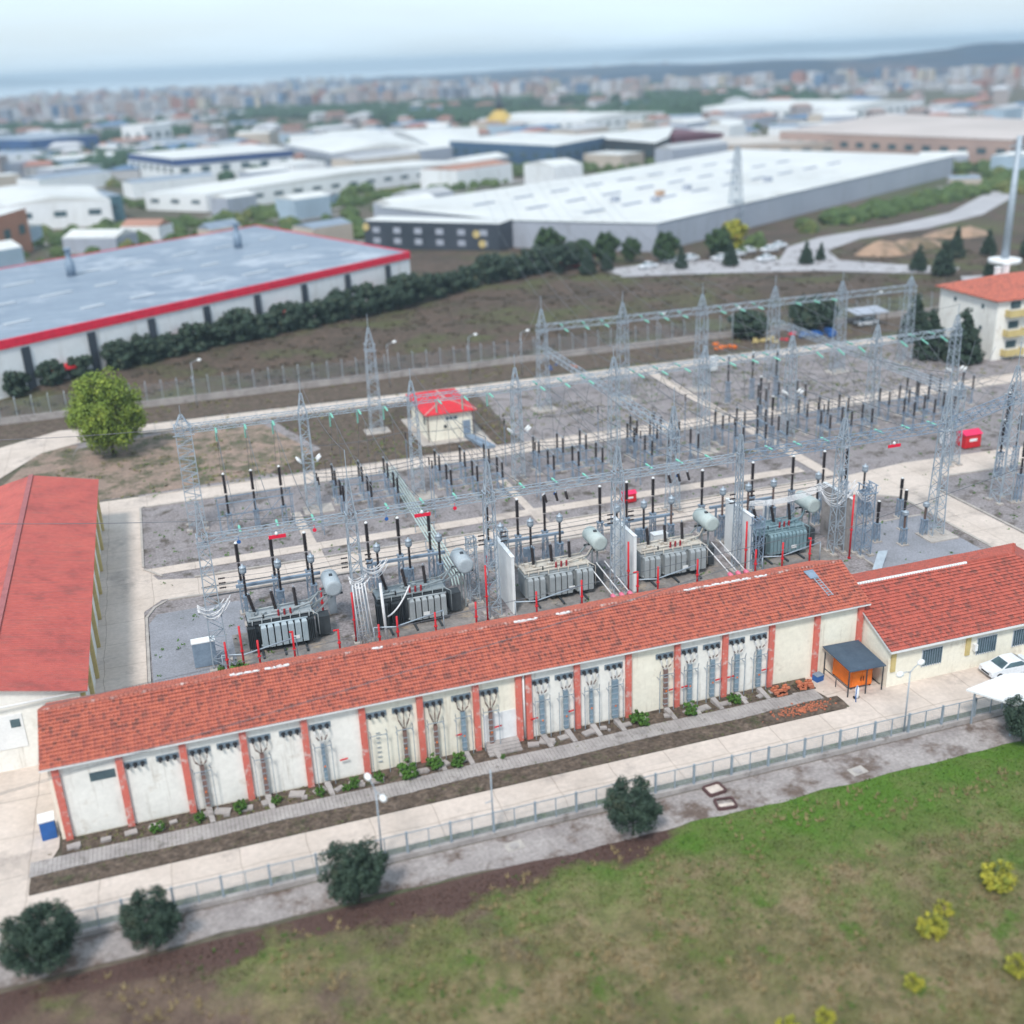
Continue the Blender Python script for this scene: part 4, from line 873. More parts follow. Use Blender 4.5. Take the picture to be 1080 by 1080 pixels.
# tall breaker-like posts (long two-part insulators)
def tall_post(hf, hp, head=None, crossw=0, m='dark'):
    t = thing('post_insulator', (0,0,0), 'x', 'insulator')
    m_ = MB(); lattice(m_,0,0,.1,hf,.55,.45,max(3,int(hf/.7)),.08,.05); m_.cbox((0,0,hf),(.65,.65,.1)); m_.build('pedestal', M['bluesteel'], t)
    m_ = MB(); 
    if head: m_.ribs((0,0,hf+.1),(0,0,hf+hp),.15,9,.13)
    else: m_.ribs((0,0,hf+.1),(0,0,hf+hp*.49),.17,9,.14); m_.ribs((0,0,hf+hp*.53),(0,0,hf+hp),.21,9,.14)
    m_.build('insulator_body', M[m], t)
    m_ = MB()
    if head: m_.lathe((0,0,hf+hp),[(.16,0),(.32,.12),(.36,.45),(.30,.62),(.34,.66),(.34,.74),(.1,.82),(.08,1.0)],10); m_.build('metal_head', M['steel'], t)
    else: m_.lathe((0,0,hf+hp),[(.17,0),(.17,.08),(.1,.16),(.05,.2)],8); m_.build('cap', M['whitepaint'], t)
    m_ = MB(); m_.cbox((0,0,-.02),(1.0,1.0,.18)); m_.build('footing', M['curb'], t)
    return t
tp = tall_post(3.4,4.1); ct = tall_post(3.0,2.4,True); ctb = tall_post(3.0,2.4,True,0,'brownpor'); tp0 = tall_post(2.4,4.9)
def put(proto, st, loc, lab, grp, rz=0):
    if not st[0]: st[0] = True; proto.location = loc; proto['label'] = lab; proto['group'] = grp; return proto
    return dup(proto, loc, rz, lab, grp)
s1,s2,s3,s4 = [False],[False],[False],[False]
TX = [(3.8,7.1,10.4),(16.6,19.8,23.0),(29.2,32.5,35.5),(41.8,44.9,48.0),(53.9,60.1,65.2),(69.2,72.2,None)]
TN = ['first (leftmost)','second','third','fourth','fifth (rightmost)','side']
for i, xs in enumerate(TX):
    for j, x in enumerate(xs):
        if x is None: continue
        put(tp,s1,(x,103,.03),'tall black double insulator, %s of the row behind the %s transformer' % (PH[j],TN[i]),'tall black insulators')
CX = [(4.0,7.3,10.5),(17.0,20.2,23.3),(29.8,33.0,36.2),(42.6,45.7,48.9),(55.0,58.1,61.2),(66.8,69.8,72.8)]
for i, xs in enumerate(CX):
    for j, x in enumerate(xs):
        pr, st = (ctb,s3) if (i == 4 or (i == 3 and j == 2)) else (ct,s2)
        put(pr,st,(x,100.3,.03),'grey headed current transformer, %s of the row behind the %s power transformer' % (PH[j],TN[i]),'current transformers')
    if i < 5:
        m_ = MB(); m_.bar((xs[0]-.8,101.7,3.6),(xs[2]+.9,101.7,3.6),.35,.25); m_.bar((xs[0],101.7,.1),(xs[0],101.7,3.5),.18); m_.bar((xs[2],101.7,.1),(xs[2],101.7,3.5),.18)
        m_.cbox(((xs[0]+xs[2])/2,101.7,1.6),(.7,.5,.9)); one('breaker_frame', m_, M['bluesteel'], (xs[1],101.7,0), 'blue grey portal frame behind the %s transformer' % TN[i], 'frame', 'breaker frames')
# tall posts in the first bay and scattered far ones
for j,(x,y) in enumerate(((4.3,124.5),(7.4,124.5),(10.6,124.5))): put(tp0,s4,(x,y,.03),'very tall black insulator, %s of three in the leftmost bay' % PH[j],'tall insulators in the leftmost bay')
m_ = MB()
for yy,z in ((124.5,2.3),(123.4,4.2),(125.6,4.2)): m_.bar((3.0,yy,z),(11.8,yy,z),.1)
for x in (3.2,7.4,11.6):
    for yy in (123.4,125.6): m_.bar((x,yy,.1),(x,yy,4.2),.1)
m_.bar((3.2,123.4,.1),(7.4,123.4,4.2),.06); m_.bar((7.4,125.6,.1),(11.6,125.6,4.2),.06); one('portal_frame', m_, M['bluesteel'], (7.4,124.5,0), 'grey portal frame around the leftmost bay insulators', 'frame')
for j,(x,y) in enumerate(((80.3,146),(84.4,146),(88.4,145.8),(75.2,124.5),(78.6,133.5),(103,113),(108,112),(98.6,99),(102,101),(91.5,97),(94.6,104),(97.8,105),(106,116),(110,117))):
    put(tp,s1,(x,y,.03),'tall black double insulator alone in the right yard, %s from the left' % ORD[sorted([75.2,78.6,80.3,84.4,88.4,91.5,98.6,102,103,108,94.6,97.8,106,110]).index(x)],'scattered tall insulators')
for j,(x,y) in enumerate(((81.8,137.0),(85.2,137.0),(88.0,136.5),(58.8,131),(62.3,131),(103,131),(107,131),(112,130))):
    place_sw(x,y+1.5,0,'switch with black posts near the mid path, %s of the scattered ones' % ORD[j],'scattered switches')
# posts right of the fifth transformer
for j,(x,y,b) in enumerate(((70.5,99.5,1),(73.2,99.8,1),(76.6,98.6,0),(70.2,93.8,0),(72.3,92.0,1),(74.8,95.4,0),(75.8,93.2,1))):
    t = (ctb if b else tp); st = (s3 if b else s1)
    o = put(t,st,(x,y,.03),'%s insulator on a pedestal right of the fifth transformer, %s from the left' % ('brown' if b else 'black', ORD[sorted([70.5,73.2,76.6,70.2,72.3,74.8,75.8]).index(x)]),'insulators on the right gravel'); o.scale = (1,1,.62)
# pipes crossing the yard
pg = thing('pipe_bundle', (26,120,0), 'five parallel pale pipes running across the yard left of the hut', 'pipes', world=True)
for k in range(5):
    m_ = MB(); m_.tube([(25.2+k*.32,137,.9),(25.0+k*.32,136,1.1),(24.4+k*.32,100.5,1.1),(24.3+k*.32,99.6,.7)],.075,7); m_.build('pipe', mat('pale_green_pipe',(.50,.60,.58),(.42,.52,.5),1,.5), pg)
m_ = MB()
for yy in range(101,137,5): m_.bar((24.3,yy,.05),(24.3,yy,1.0),.1); m_.bar((26.5,yy,.05),(26.5,yy,1.0),.1); m_.bar((24.2,yy,1.0),(26.7,yy,1.0),.08)
m_.build('support', M['steel'], pg)
# red cabinets
def redcab(loc, s, label):
    t = thing('hose_cabinet', loc, label, 'cabinet', 'red hose cabinets'); m_ = MB(); m_.box(-.85*s,.85*s,-.6*s,.6*s,.15,1.35*s); m_.build('body', M['red'], t)
    m_ = MB(); m_.add([(-.95*s,-.7*s,1.33*s),(.95*s,-.7*s,1.33*s),(.95*s,.7*s,1.33*s),(-.95*s,.7*s,1.33*s),(-.95*s,0,1.68*s),(.95*s,0,1.68*s)],[(0,1,5,4),(2,3,4,5),(1,2,5),(3,0,4),(3,2,1,0)]); m_.build('roof', mat('pink_red',(.78,.03,.12),None,1,.5), t)
    m_ = MB(); m_.box(-.4*s,.4*s,-.63*s,-.6*s,.7*s,.95*s); m_.build('label_plate', M['whitepaint'], t)
redcab((50.4,115.0,.06),.9,'red hose cabinet with pitched lid beside the inner road')
redcab((99.3,115.2,.06),1.45,'large red cabinet near the right edge of the yard')
# small cabinets
for (x,y,w_,h_,mm,l_) in ((62.7,103.5,1.0,2.2,'whitepaint','pale upright control cabinet behind the fifth transformer'),(46.9,99.0,1.6,2.8,'whitepaint','big white rounded control box behind the fourth transformer'),(12.0,99.6,.7,2.4,'steel','narrow grey control box behind the first conservator'),(7.4,98.6,.6,1.7,'whitepaint','small white box behind the first transformer'),(20.2,98.6,.6,1.7,'whitepaint','small white box behind the second transformer'),(-.6,93.6,2.0,2.5,'bluesteel','large blue grey cabinet left of the first transformer'),(97.0,117,1.0,2.1,'whitepaint','pale cabinet in the right yard'),(87.4,164,1.0,2.4,'whitepaint','pale cabinet by the far path')):
    t = thing('control_cabinet', (x,y,.05), l_, 'cabinet', 'control cabinets'); m_ = MB(); m_.box(-w_/2,w_/2,-.45,.45,.12,h_); m_.build('body', M[mm], t); m_ = MB(); m_.box(-w_/2-.05,w_/2+.05,-.5,.5,h_,h_+.1); m_.build('top', M['whitepaint'], t)
    m_ = MB(); m_.box(-w_/2+.08,w_/2-.08,-.47,-.45,.25,h_-.12); m_.build('door', M[mm], t); m_ = MB(); m_.box(-w_/2,w_/2,-.4,.4,0,.12); m_.build('plinth', M['curb'], t)

# ================================================================= POWER TRANSFORMERS
M['fin'] = mat('radiator_pale', (.40,.47,.52), (.34,.41,.46), .8, .5, .1, 0, .05, 5)
M['fin2'] = mat('radiator_grey', (.36,.39,.41), (.30,.33,.35), .8, .5, .1, 0, .05, 5, (.24,.23,.22), 1.2, .7)
def transformer(loc, W, style, label):
    t = thing('power_transformer', loc, label, 'transformer', 'power transformers')
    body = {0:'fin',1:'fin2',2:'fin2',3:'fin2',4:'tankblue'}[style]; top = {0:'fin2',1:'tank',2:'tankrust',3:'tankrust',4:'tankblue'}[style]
    D = 3.2; H_ = 3.1
    m_ = MB(); m_.box(-W/2+.35,W/2-.35,-D/2+.75,D/2-.6,.45,H_); m_.box(-W/2+.2,W/2-.2,-D/2+.6,D/2-.45,H_-.35,H_-.2)
    for k in range(9): x = -W/2+.7+k*(W-1.4)/8; m_.box(x-.05,x+.05,-D/2+.68,-D/2+.75,.5,H_-.35)
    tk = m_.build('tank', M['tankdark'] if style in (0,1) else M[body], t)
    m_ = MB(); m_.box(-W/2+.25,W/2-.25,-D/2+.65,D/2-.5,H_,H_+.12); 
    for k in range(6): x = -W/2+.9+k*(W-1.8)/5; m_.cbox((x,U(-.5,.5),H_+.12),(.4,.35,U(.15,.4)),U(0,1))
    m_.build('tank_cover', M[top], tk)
    # radiator banks, front and back
    if style == 0: banks = [(-1.9,7,.62)]; rest = [(-W/2+.1,.8),(W/2-.9,.8)]
    elif style == 1: banks = [(-.4,6,.62)]; rest = [(-W/2+.1,1.2),(-W/2+1.5,1.2)]
    elif style == 4: banks = [(-W/2+1.5,10,.44)]; rest = [(-W/2+.1,1.0)]
    else: banks = [(-W/2+.4,3,.62),(-W/2+2.65,4,.62),(-W/2+5.5,3,.62)]; rest = []
    for bx_,n_,sp in banks:
        m_ = MB()
        for k in range(n_):
            x = bx_+k*sp; w2 = sp*.80
            m_.add([(x,-D/2-.05,.6),(x+w2,-D/2-.05,.6),(x+w2,-D/2-.05,H_-.5),(x,-D/2-.05,H_-.5),(x+w2*.15,-D/2+.1,H_-.28),(x+w2*.85,-D/2+.1,H_-.28),(x,-D/2+.62,.6),(x+w2,-D/2+.62,.6),(x+w2,-D/2+.62,H_-.4),(x,-D/2+.62,H_-.4)],
                   [(0,1,2,3),(3,2,5,4),(0,3,9,6),(1,7,8,2),(0,6,7,1),(4,5,8,9),(3,4,9),(2,8,5)])
            for q in range(3): m_.box(x+w2*(.2+.3*q)-.02,x+w2*(.2+.3*q)+.02,-D/2-.075,-D/2-.05,.7,H_-.6)
        m_.tube([(bx_-.1,-D/2+.35,H_-.3),(bx_+n_*sp,-D/2+.35,H_-.3)],.1,8); m_.tube([(bx_-.1,-D/2+.35,.7),(bx_+n_*sp,-D/2+.35,.7)],.1,8)
        m_.build('radiator_bank', M[body], t)
    for bx_,w2 in rest:
        m_ = MB()
        for k in range(int(w2/.16)): x = bx_+k*.16; m_.box(x,x+.05,-D/2+.0,-D/2+.9,.5,H_-.4)
        m_.box(bx_,bx_+w2-.08,-D/2+.25,-D/2+.85,.55,H_-.45); m_.build('radiator_bank', M['tankdark'], t)
    m_ = MB(); m_.add([], [])
    for k in range(int((W-1)/.45)): x = -W/2+.5+k*.45; m_.box(x,x+.3,D/2-.5,D/2+.35,.7,H_-.3)
    m_.build('rear_radiator', M[body], t)
    # HV bushings (tilted), LV red bushings
    for k,s_ in enumerate((-1,0,1)):
        a = Vector((s_*1.9-.2,.15,H_+.1)); b = a+Vector((s_*.18-.25 if style in (0,1,4) else s_*.06,.35,2.0)); m_ = MB(); m_.lathe(a,[(.22,0),(.22,.25),(.16,.3)],10); hb_ = m_.build('hv_turret', M[top], t)
        m_ = MB(); m_.ribs(a+(b-a)*.14, b, .20, 9, .13); m_.build('hv_bushing', M['dark'], hb_)
        m_ = MB(); m_.lathe(b,[(.06,0),(.05,.22)],6,(b-a)); m_.build('terminal', M['steel'], hb_)
    for k in range(3):
        a = Vector((-.1+k*.55,-D/2+.85,H_+.1)); m_ = MB(); m_.ribs(a, a+Vector((0,-.05,.62)), .13, 8, .14); m_.build('lv_bushing', mat('red_porcelain',(.34,.02,.03),(.24,.015,.02),2,.4), t)
    m_ = MB(); m_.ribs((-1.5,-D/2+.8,H_+.1),(-1.5,-D/2+.8,H_+.5),.1,8,.12); m_.build('neutral_bushing', M['black'], t)
    # pipework on cover
    m_ = MB(); m_.tube([(-W/2+.4,-D/2+.8,H_+.3),(0,-D/2+.9,H_+.35),(W/2-.3,-.2,H_+.6),(W/2+.7,.6,H_+1.2)],.09,7); m_.tube([(-W/2+.5,.8,H_+.3),(W/2-.5,.9,H_+.4)],.08,7); m_.tube([(W/2-.3,-D/2+.6,H_+.1),(W/2+.2,-D/2+.4,H_-.2),(W/2+.2,-D/2+.4,.8)],.05,6)
    for k in range(7): x = -W/2+.6+k*(W-1.2)/6; m_.tube([(x,-D/2+.35,H_-.25),(x+.06,-D/2+.6,H_+.15),(x+.1,-D/2+1.0,H_+.15)],.05,6)
    m_.build('oil_pipe', M[top], t)
    # conservator
    cx_ = W/2+(2.0 if style < 2 else 1.0); m_ = MB(); m_.lathe((cx_,-.6,H_+1.75),[(.55,-.05),(.78,0),(.8,.06),(.8,2.9),(.78,2.96),(.5,3.05)],18,(0,1,0)); cs = m_.build('conservator', mat('pale_blue_grey',(.40,.45,.49),(.35,.40,.44),.8,.5) if style in (0,1) else mat('pale_grey_green',(.46,.52,.51),(.40,.46,.45),.8,.5), t)
    m_ = MB(); m_.cbox((cx_,.8,H_+2.5),(.3,.3,.18)); m_.box(cx_-.9,cx_+.9,.2,.3,H_+.75,H_+.95); m_.box(cx_-.9,cx_+.9,1.6,1.7,H_+.75,H_+.95); m_.build('fitting', M['tankdark'], cs)
    m_ = MB()
    for yy in (.25,1.65): m_.bar((cx_-.5,yy,H_+.9),(W/2-.5,yy,H_-.1),.14); m_.bar((cx_,yy,H_+.9),(cx_,yy,.2),.14) if style > 0 else m_.bar((cx_+.2,yy,H_+.9),(W/2-.4,yy,H_-1.3),.14)
    m_.build('conservator_stand', M['tank'], t)
    m_ = MB(); m_.box(W/2+.15,W/2+1.35,-.5,.7,.3,2.2); m_.build('tap_changer_box', M['tankdark'], t)
    m_ = MB()
    for x in (-W/2+1.2,0,W/2-1.2): m_.box(x-.09,x+.09,-D/2-1.1,D/2+.6,.05,.2)
    m_.box(-W/2+.5,W/2-.5,-D/2+.6,-D/2+.9,.2,.45); m_.box(-W/2+.5,W/2-.5,D/2-.9,D/2-.6,.2,.45)
    for x in (-W/2+1,-.8,.8,W/2-1): m_.lathe((x-.1,-D/2+.5,.32),[(.2,0),(.2,.2)],10,(1,0,0))
    m_.build('rail_base', M['tankdark'], t)
    m_ = MB(); m_.box(.9,1.5,-D/2-.1,-D/2-.075,1.0,1.35); m_.build('name_plate', M['whitepaint'], t)
    return t
random.seed(17)
TL = [(6.5,95.3,6.4,0,'leftmost grey power transformer with seven broad front fins'),(18.9,95.3,7.2,1,'second power transformer from the left, dark with fins at its right'),(33.7,95.2,7.4,2,'third power transformer from the left, right of the first white wall'),(46.1,95.2,7.4,3,'fourth power transformer from the left, between two white walls'),(58.8,95.4,6.2,4,'rightmost bluish power transformer with narrow fins')]
for x,y,W,st,l_ in TL: transformer((x,y,.06),W,st,l_)
# oil pits / pads
m_ = MB()
for x,y,W,st,l_ in TL: m_.box(x-W/2-1.2,x+W/2+2.2,91.2,98.6,.035,.058)
struct('transformer_pad', m_, mat('stained_pad',(.26,.24,.23),(.17,.155,.15),.6,.9,0,.01,.15,4,(.33,.27,.21),.35,.6))
# pale steel racks of tubes
# fire walls
for i,(x,l_) in enumerate(((28.55,'left white fire wall between the second and third transformers'),(41.25,'middle white fire wall between the third and fourth transformers'),(54.2,'right white fire wall left of the bluish transformer'),(66.0,'grey white fire wall right of the bluish transformer'))):
    t = thing('fire_wall', (x,95,.05), l_, 'wall', 'fire walls between the transformers'); m_ = MB(); m_.box(-.15,.15,-2.5,2.9,0,6.0); m_.build('slab', M['whitepaint'] if i < 3 else M['oldconc'], t); m_ = MB(); m_.box(-.2,.2,-2.55,2.95,6.0,6.08); m_.build('coping', M['whitepaint'], t)
tower((54.6,92.0,.03), 6.0, .9, .9, 0, 'short lattice pylon against the right white fire wall', 'short cable pylons', 6, 'bluesteel')
tower((66.9,91.5,.03), 8.0, 1.2, 1.2, 0, 'short thick lattice pylon with white cables right of the fifth transformer', 'short cable pylons', 8, 'bluesteel')
tower((29.4,98.3,.03), 6.5, 1.0, .8, 0, 'short lattice pylon behind the left white fire wall', 'short cable pylons', 6)
tower((25.6,96.5,.03), 7.0, 1.0, .8, 0, 'short lattice pylon left of the left white fire wall', 'short cable pylons', 7)
m_ = MB(); m_.add([(67.2,89.2,1.3),(68.2,89.0,1.3),(66.6,87.6,.06),(65.6,87.8,.06),(67.2,89.2,1.2),(68.2,89.0,1.2)],[(0,1,2,3),(0,4,5,1),(1,5,2),(0,3,4),(3,2,5,4)]); one('metal_chute', m_, M['steel'], (66.8,88.4,.05), 'sloping sheet metal chute at the foot of the thick pylon', 'chute')
# white cable loops on the pylons
random.seed(31)
for (x,y,z,wd,side,l_) in ((.7,92.4,6.4,2.6,1,'loops of white cable bunched on the leftmost front tower'),(13.7,92.6,6.6,1.6,1,'loops of white cable on the second front tower'),(15.5,94,6.9,2.4,1,'loops of white cable left of the second transformer'),(64.5,93.5,7.4,4.0,-1,'big tangle of white cable loops above the fifth transformer'),(66.9,92,7.2,2.2,-1,'white cable loops on the thick pylon')):
    m_ = MB()
    for k in range(9):
        a = Vector((x-wd*.5,y+U(-.5,.5),z+U(-.2,.3))); b = Vector((x+wd*.5*U(.7,1.3),y+U(-.9,.6),z+U(-.1,.5))); m_.tube(sag(a,b,U(.5,1.5)*(wd/2.6)),.045,6)
    one('cable_loops', m_, M['whitecable'], (x,y,z), l_, 'cables', 'white cable loops')
for (x,l_) in ((14.9,'white cable bundle dropping down beside the second front tower'),):
    m_ = MB()
    for k in range(5): m_.tube([(x-1.9+k*.28,91.6,6.5),(x-1.9+k*.3,91.4,5.0),(x-1.7+k*.34,91.2,.1)],.06,6)
    m_.tube([(x+.6,91.3,6.3),(x+.75,91.2,.1)],.14,8); one('cable_bundle', m_, M['whitecable'], (x,91.4,0), l_, 'cables')
for k in range(5):
    m_ = MB(); m_.tube(sag((54.3+k*.2,93.5+k*.3,6.9),(63.5,93.0+k*.45,7.9-k*.1),.7),.045,6); one('overhead_cable', m_, M['whitecable'], (54.3,93.5+k*.3,6.9), 'white cable %s from the front over the fifth transformer' % ORD[k], 'cable', 'white cables over the fifth transformer')
m_ = MB(); m_.tube(sag((16.1,92.3,2.3),(18.6,93.4,4.6),.5,8),.08,6); one('bent_cable', m_, M['whitecable'], (16.1,92.3,2.3), 'thick white cable bending up to the second transformer', 'cable')
# red fire water pipes
def redpipe(i,x,y,h,kind,lab):
    t = thing('fire_pipe', (x,y,.05), lab, 'pipe', 'red fire water pipes around the transformers'); m_ = MB(); r = .10
    m_.tube([(0,0,0),(0,0,h)],r,7)
    if kind: m_.tube([(0,0,h-.05),(-.45*kind,0,h-.05)],r*.9,7)
    m_.build('standpipe', M['red'], t); m_ = MB(); m_.lathe((0,0,h*.45),[(.17,0),(.17,.12)],8); m_.lathe((0,0,.1),[(.18,0),(.18,.08)],8); m_.build('flange', M['red'], t)
RP = [(2.6,91.0,4.6,0),(4.0,90.8,3.0,0),(1.2,91,3.3,0),(7.1,90.6,3.4,.6),(11.2,90.9,2.6,1),(13.0,92.6,5.2,0),(16.6,90.6,3.0,0),(14.9,90.8,2.4,0),(20.2,90.6,2.7,0),(24.2,90.8,2.9,0),(25.6,91.8,6.0,0),(30.2,90.7,2.9,0),(34.8,90.6,3.3,0),(40.3,92.0,5.8,0),(40.8,90.9,3.0,1),(42.9,90.7,3.2,0),(47.2,90.7,3.3,0),(53.3,92,5.8,0),(53.9,91,3.0,0),(56.8,90.7,3.4,0),(60.0,90.7,3.4,.6),(65.0,91,7.2,0),(11.0,99.3,3.0,0),(28.0,99.4,3.4,0)]
for i,(x,y,h,k) in enumerate(RP): redpipe(i,x,y,h,k,'red fire water standpipe, %s from the left behind the long roof' % ORD[sorted(q[0] for q in RP).index(x)])
for j,x0_ in enumerate((2.8,16.5,30.2,42.9,56.8)):
    m_ = MB(); m_.tube([(x0_-2,91.2,2.0),(x0_,91.0,1.8),(x0_+4.6,91.0,2.6)],.07,7); m_.tube([(x0_+4.6,91.0,2.6),(x0_+4.6,91,.1)],.05,6); m_.tube([(x0_-2,91.2,2.0),(x0_-2,91.2,.1)],.05,6); one('guard_rail', m_, M['steel'], (x0_,91,.05), 'grey pipe rail in front of the %s transformer' % TN[j], 'rail', 'rails in front of the transformers')
for (x0_,lab) in ((38.6,'third'),(51.4,'fourth')):
    for k in range(3):
        m_ = MB(); m_.tube([(x0_-1.6+k*.9,94.5,3.0),(x0_-.3+k*.9,90.6,.7)],.06,6); m_.mi = 1; m_.lathe((x0_-.3+k*.9,90.6,.65),[(.2,-.1),(.26,.25),(.2,.6)],8,(-.33,.98,.55)); one('cable_duct', m_, [M['whitecable'], mat('pink_cap',(.75,.18,.28),None,1,.6)], (x0_-.3+k*.9,90.6,.1), 'white duct with pink end cap right of the %s transformer, %s of three' % (lab,PH[k]), 'duct', 'white ducts with pink caps')

# ================================================================= VEGETATION
def crown(mb, cx, cy, cz, rx, ry, rz, nclump, leaves, ls, seed=0, shape='round'):
    rnd = random.Random(seed); 
    for c in range(nclump):
        while True:
            p = Vector((rnd.uniform(-1,1),rnd.uniform(-1,1),rnd.uniform(-1,1)))
            if shape == 'cone':
                if math.hypot(p.x,p.y) > (1-p.z)/2*1.05: continue
            elif p.length > 1: continue
            if shape != 'cone' and p.length < .45 and rnd.random() < .7: continue
            break
        r = rnd.uniform(.16,.30)*(1 if shape != 'cone' else .7)
        C = Vector((cx+p.x*rx, cy+p.y*ry, cz+p.z*rz)); rr = r*(rx+ry+rz)/3
        for k in range(leaves):
            d = Vector((rnd.gauss(0,1),rnd.gauss(0,1),rnd.gauss(0,1))).normalized()*rr*rnd.uniform(.55,1.1)
            q = C+d; nrm = (d.normalized()+Vector((rnd.uniform(-.6,.6),rnd.uniform(-.6,.6),rnd.uniform(-.3,.8)))).normalized()
            e = nrm.cross(Vector((rnd.uniform(-1,1),rnd.uniform(-1,1),rnd.uniform(-1,1)))).normalized()*ls*rnd.uniform(.6,1.3); f = nrm.cross(e)*rnd.uniform(.45,.8)
            o = len(mb.v); mb.v += [tuple(q-e),tuple(q+f),tuple(q+e),tuple(q-f)]; mb.f.append((o,o+1,o+2,o+3)); mb.m.append(0); mb.sm.append(False)
def tree(name, rx, ry, rz, th, fol, ncl, lv, ls, seed, label, cat, shape='round', tr=.12):
    t = thing(name, (0,0,0), label, cat); m_ = MB(); m_.tube([(0,0,-.1),(.05,0,th*.6),(0,.03,th+rz*.8)],[tr,tr*.8,tr*.3],7)
    rnd = random.Random(seed)
    for k in range(7):
        a = rnd.uniform(0,6.28); z = th+rz*rnd.uniform(-.1,.6); m_.tube([(0,0,z),(math.cos(a)*rx*.35,math.sin(a)*ry*.35,z+rz*.25),(math.cos(a)*rx*.7,math.sin(a)*ry*.7,z+rz*.4)],[tr*.5,tr*.3,tr*.12],5)
    m_.build('trunk', M['bark'], t)
    m_ = MB(); crown(m_,0,0,th+rz*(.95 if shape != 'cone' else 1),rx,ry,rz,ncl,lv,ls,seed,shape); m_.build('crown', fol, t); return t
sh = tree('round_tree', 1.8,1.9,1.75,.85,F_dark,105,130,.085,3,'dark rounded evergreen tree beside the front fence, right of the bare pole','tree')
sh.location = (25.7,57.9,.05); sh['group'] = 'dark rounded trees outside the front fence'
sh2 = tree('round_tree', 1.95,1.75,1.6,.9,F_dark,88,140,.085,29,'dark uneven rounded tree outside the fence below the twin headed lamp','tree'); sh2.location = (6.6,58.1,.05); sh2.scale = (1.12,1.12,1.12); sh2['group'] = sh['group']
sh3 = tree('round_tree', 1.75,1.9,1.8,.7,F_dark,96,140,.085,43,'dark rounded tree outside the fence at the bottom left corner','tree'); sh3.location = (-12.4,58.8,.05); sh3.scale = (1.18,1.18,1.12); sh3['group'] = sh['group']
for (x,y,s,l_) in ((-6.0,58.5,.93,'dark rounded tree outside the fence, second from the left edge'),(57.9,57.4,.9,'dark rounded tree outside the fence at the right edge')):
    dup(sh,(x,y,.05),x,l_,sh['group'],s)
yt = tree('broad_tree', 5.2,4.9,5.8,1.6,F_yel,200,120,.20,4,'bright yellow green broad tree left of the gravel yard','tree','round',.3); yt.location = (-9.0,160.5,.05); yt.scale = (.92,.92,.95)
con = tree('conifer', 1.6,1.6,3.2,.4,F_dark,170,45,.17,6,'x','tree','cone',.15)
hd = tree('hedge_tree', 3.0,3.0,3.2,.6,F_dark,60,60,.42,8,'x','tree','round',.2)
mt_ = tree('leafy_tree', 3.6,3.6,3.6,1.0,F_mid,60,60,.5,9,'x','tree','round',.2)
sp_ = tree('spreading_tree', 4.8,4.2,2.9,.8,F_dark,90,80,.36,12,'dark spreading evergreen tree at the back wall right of centre','tree','round',.3); sp_.location = (117,180.5,.05)
cs_, hs_, ms_ = [False],[False],[False]
def putt(proto, st, loc, lab, grp, sc, rz=None):
    rz = U(0,6) if rz is None else rz
    if not st[0]:
        st[0] = True; proto.location = loc; proto['label'] = lab; proto['group'] = grp; proto.scale = sc if isinstance(sc,tuple) else (sc,)*3; return proto
    return dup(proto, loc, rz, lab, grp, sc)
random.seed(41)
H = [(-24,199),(-19,202),(-14.5,205),(-8,208.5),(-3.5,211),(1,213),(5.5,215.5),(10,218),(14.5,220),(19,222),(23.5,224),(28,226.5),(32.5,229),(37,231),(41.5,233.5),(46,236),(50.5,239),(55,242.5),(60,246),(65,249),(70,252),(76,255),(82,257),(88,260),(94,263),(100,266)]
for i,(x,y) in enumerate(H):
    s = U(.85,1.15)*(.7 if i in (0,1,2) else 1); putt(hd,hs_,(x+U(-.5,.5),y+U(-.5,.5),.5),'dark evergreen in the hedge before the red banded hall, %s from the left' % ORD[i],'hedge of dark evergreens',(s,s,s*U(.8,1.1)))
for i,(x,y,s) in enumerate(((105,268,.8),(112,270,.9),(118,268,.7),(125,262,.9),(98,275,1.1),(140,262,.9))): putt(mt_,ms_,(x,y,.5),'leafy green tree before the white hall, %s in the row' % ORD[i],'leafy trees before the white hall',s)
CN = [(125,253,.9),(137,250,1.0),(154,243,.9),(171,222,1.0),(172.5,215,1.3),(190,233,1.2),(205,224,1.3),(180,208,.9),(190,205,1.3),(160,246,.7),(199,232,1),(95,262,1.0),(102,258,1.1),(108,260,.8),(212,232,1.2)]
for i,(x,y,s) in enumerate(CN): putt(con,cs_,(x,y,.3),'dark conifer beside the far access road, %s of the row' % ORD[i],'conifers by the far road',(s*1.2,s*1.2,s))
for (x,y,s,l_) in ((128.5,166,1.5,'dark conifer right of the yard behind the residential block corner'),(126.5,150.5,1.6,'tall dark conifer in front of the residential block, right one'),(123.5,155,1.5,'tall dark conifer in front of the residential block, left one')): dup(con,(x,y,0),1.2,l_,'conifers by the residential block',(s*1.15,s*1.15,s*.95))
dup(hd,(103.5,181.5,.1),2,'dark bushy tree by the back wall left of the spreading tree','trees at the back wall',(1.2,1,.8))
at = tree('autumn_tree', 2.6,2.6,2.9,.6,F_aut,60,60,.4,15,'large yellowish tree by the corner of the white hall','tree','round',.2); at.location = (147,268,.3); at.scale = (1.5,1.5,1.3)
sb = tree('autumn_shrub', .95,.85,.9,.25,F_aut,48,36,.085,16,'yellow green shrub in the lower right of the field','shrub','round',.05); sb.location = (38.4,42.6,.1); sb['group'] = 'autumn shrubs in the field'; sb.scale = (.9,.9,.95)
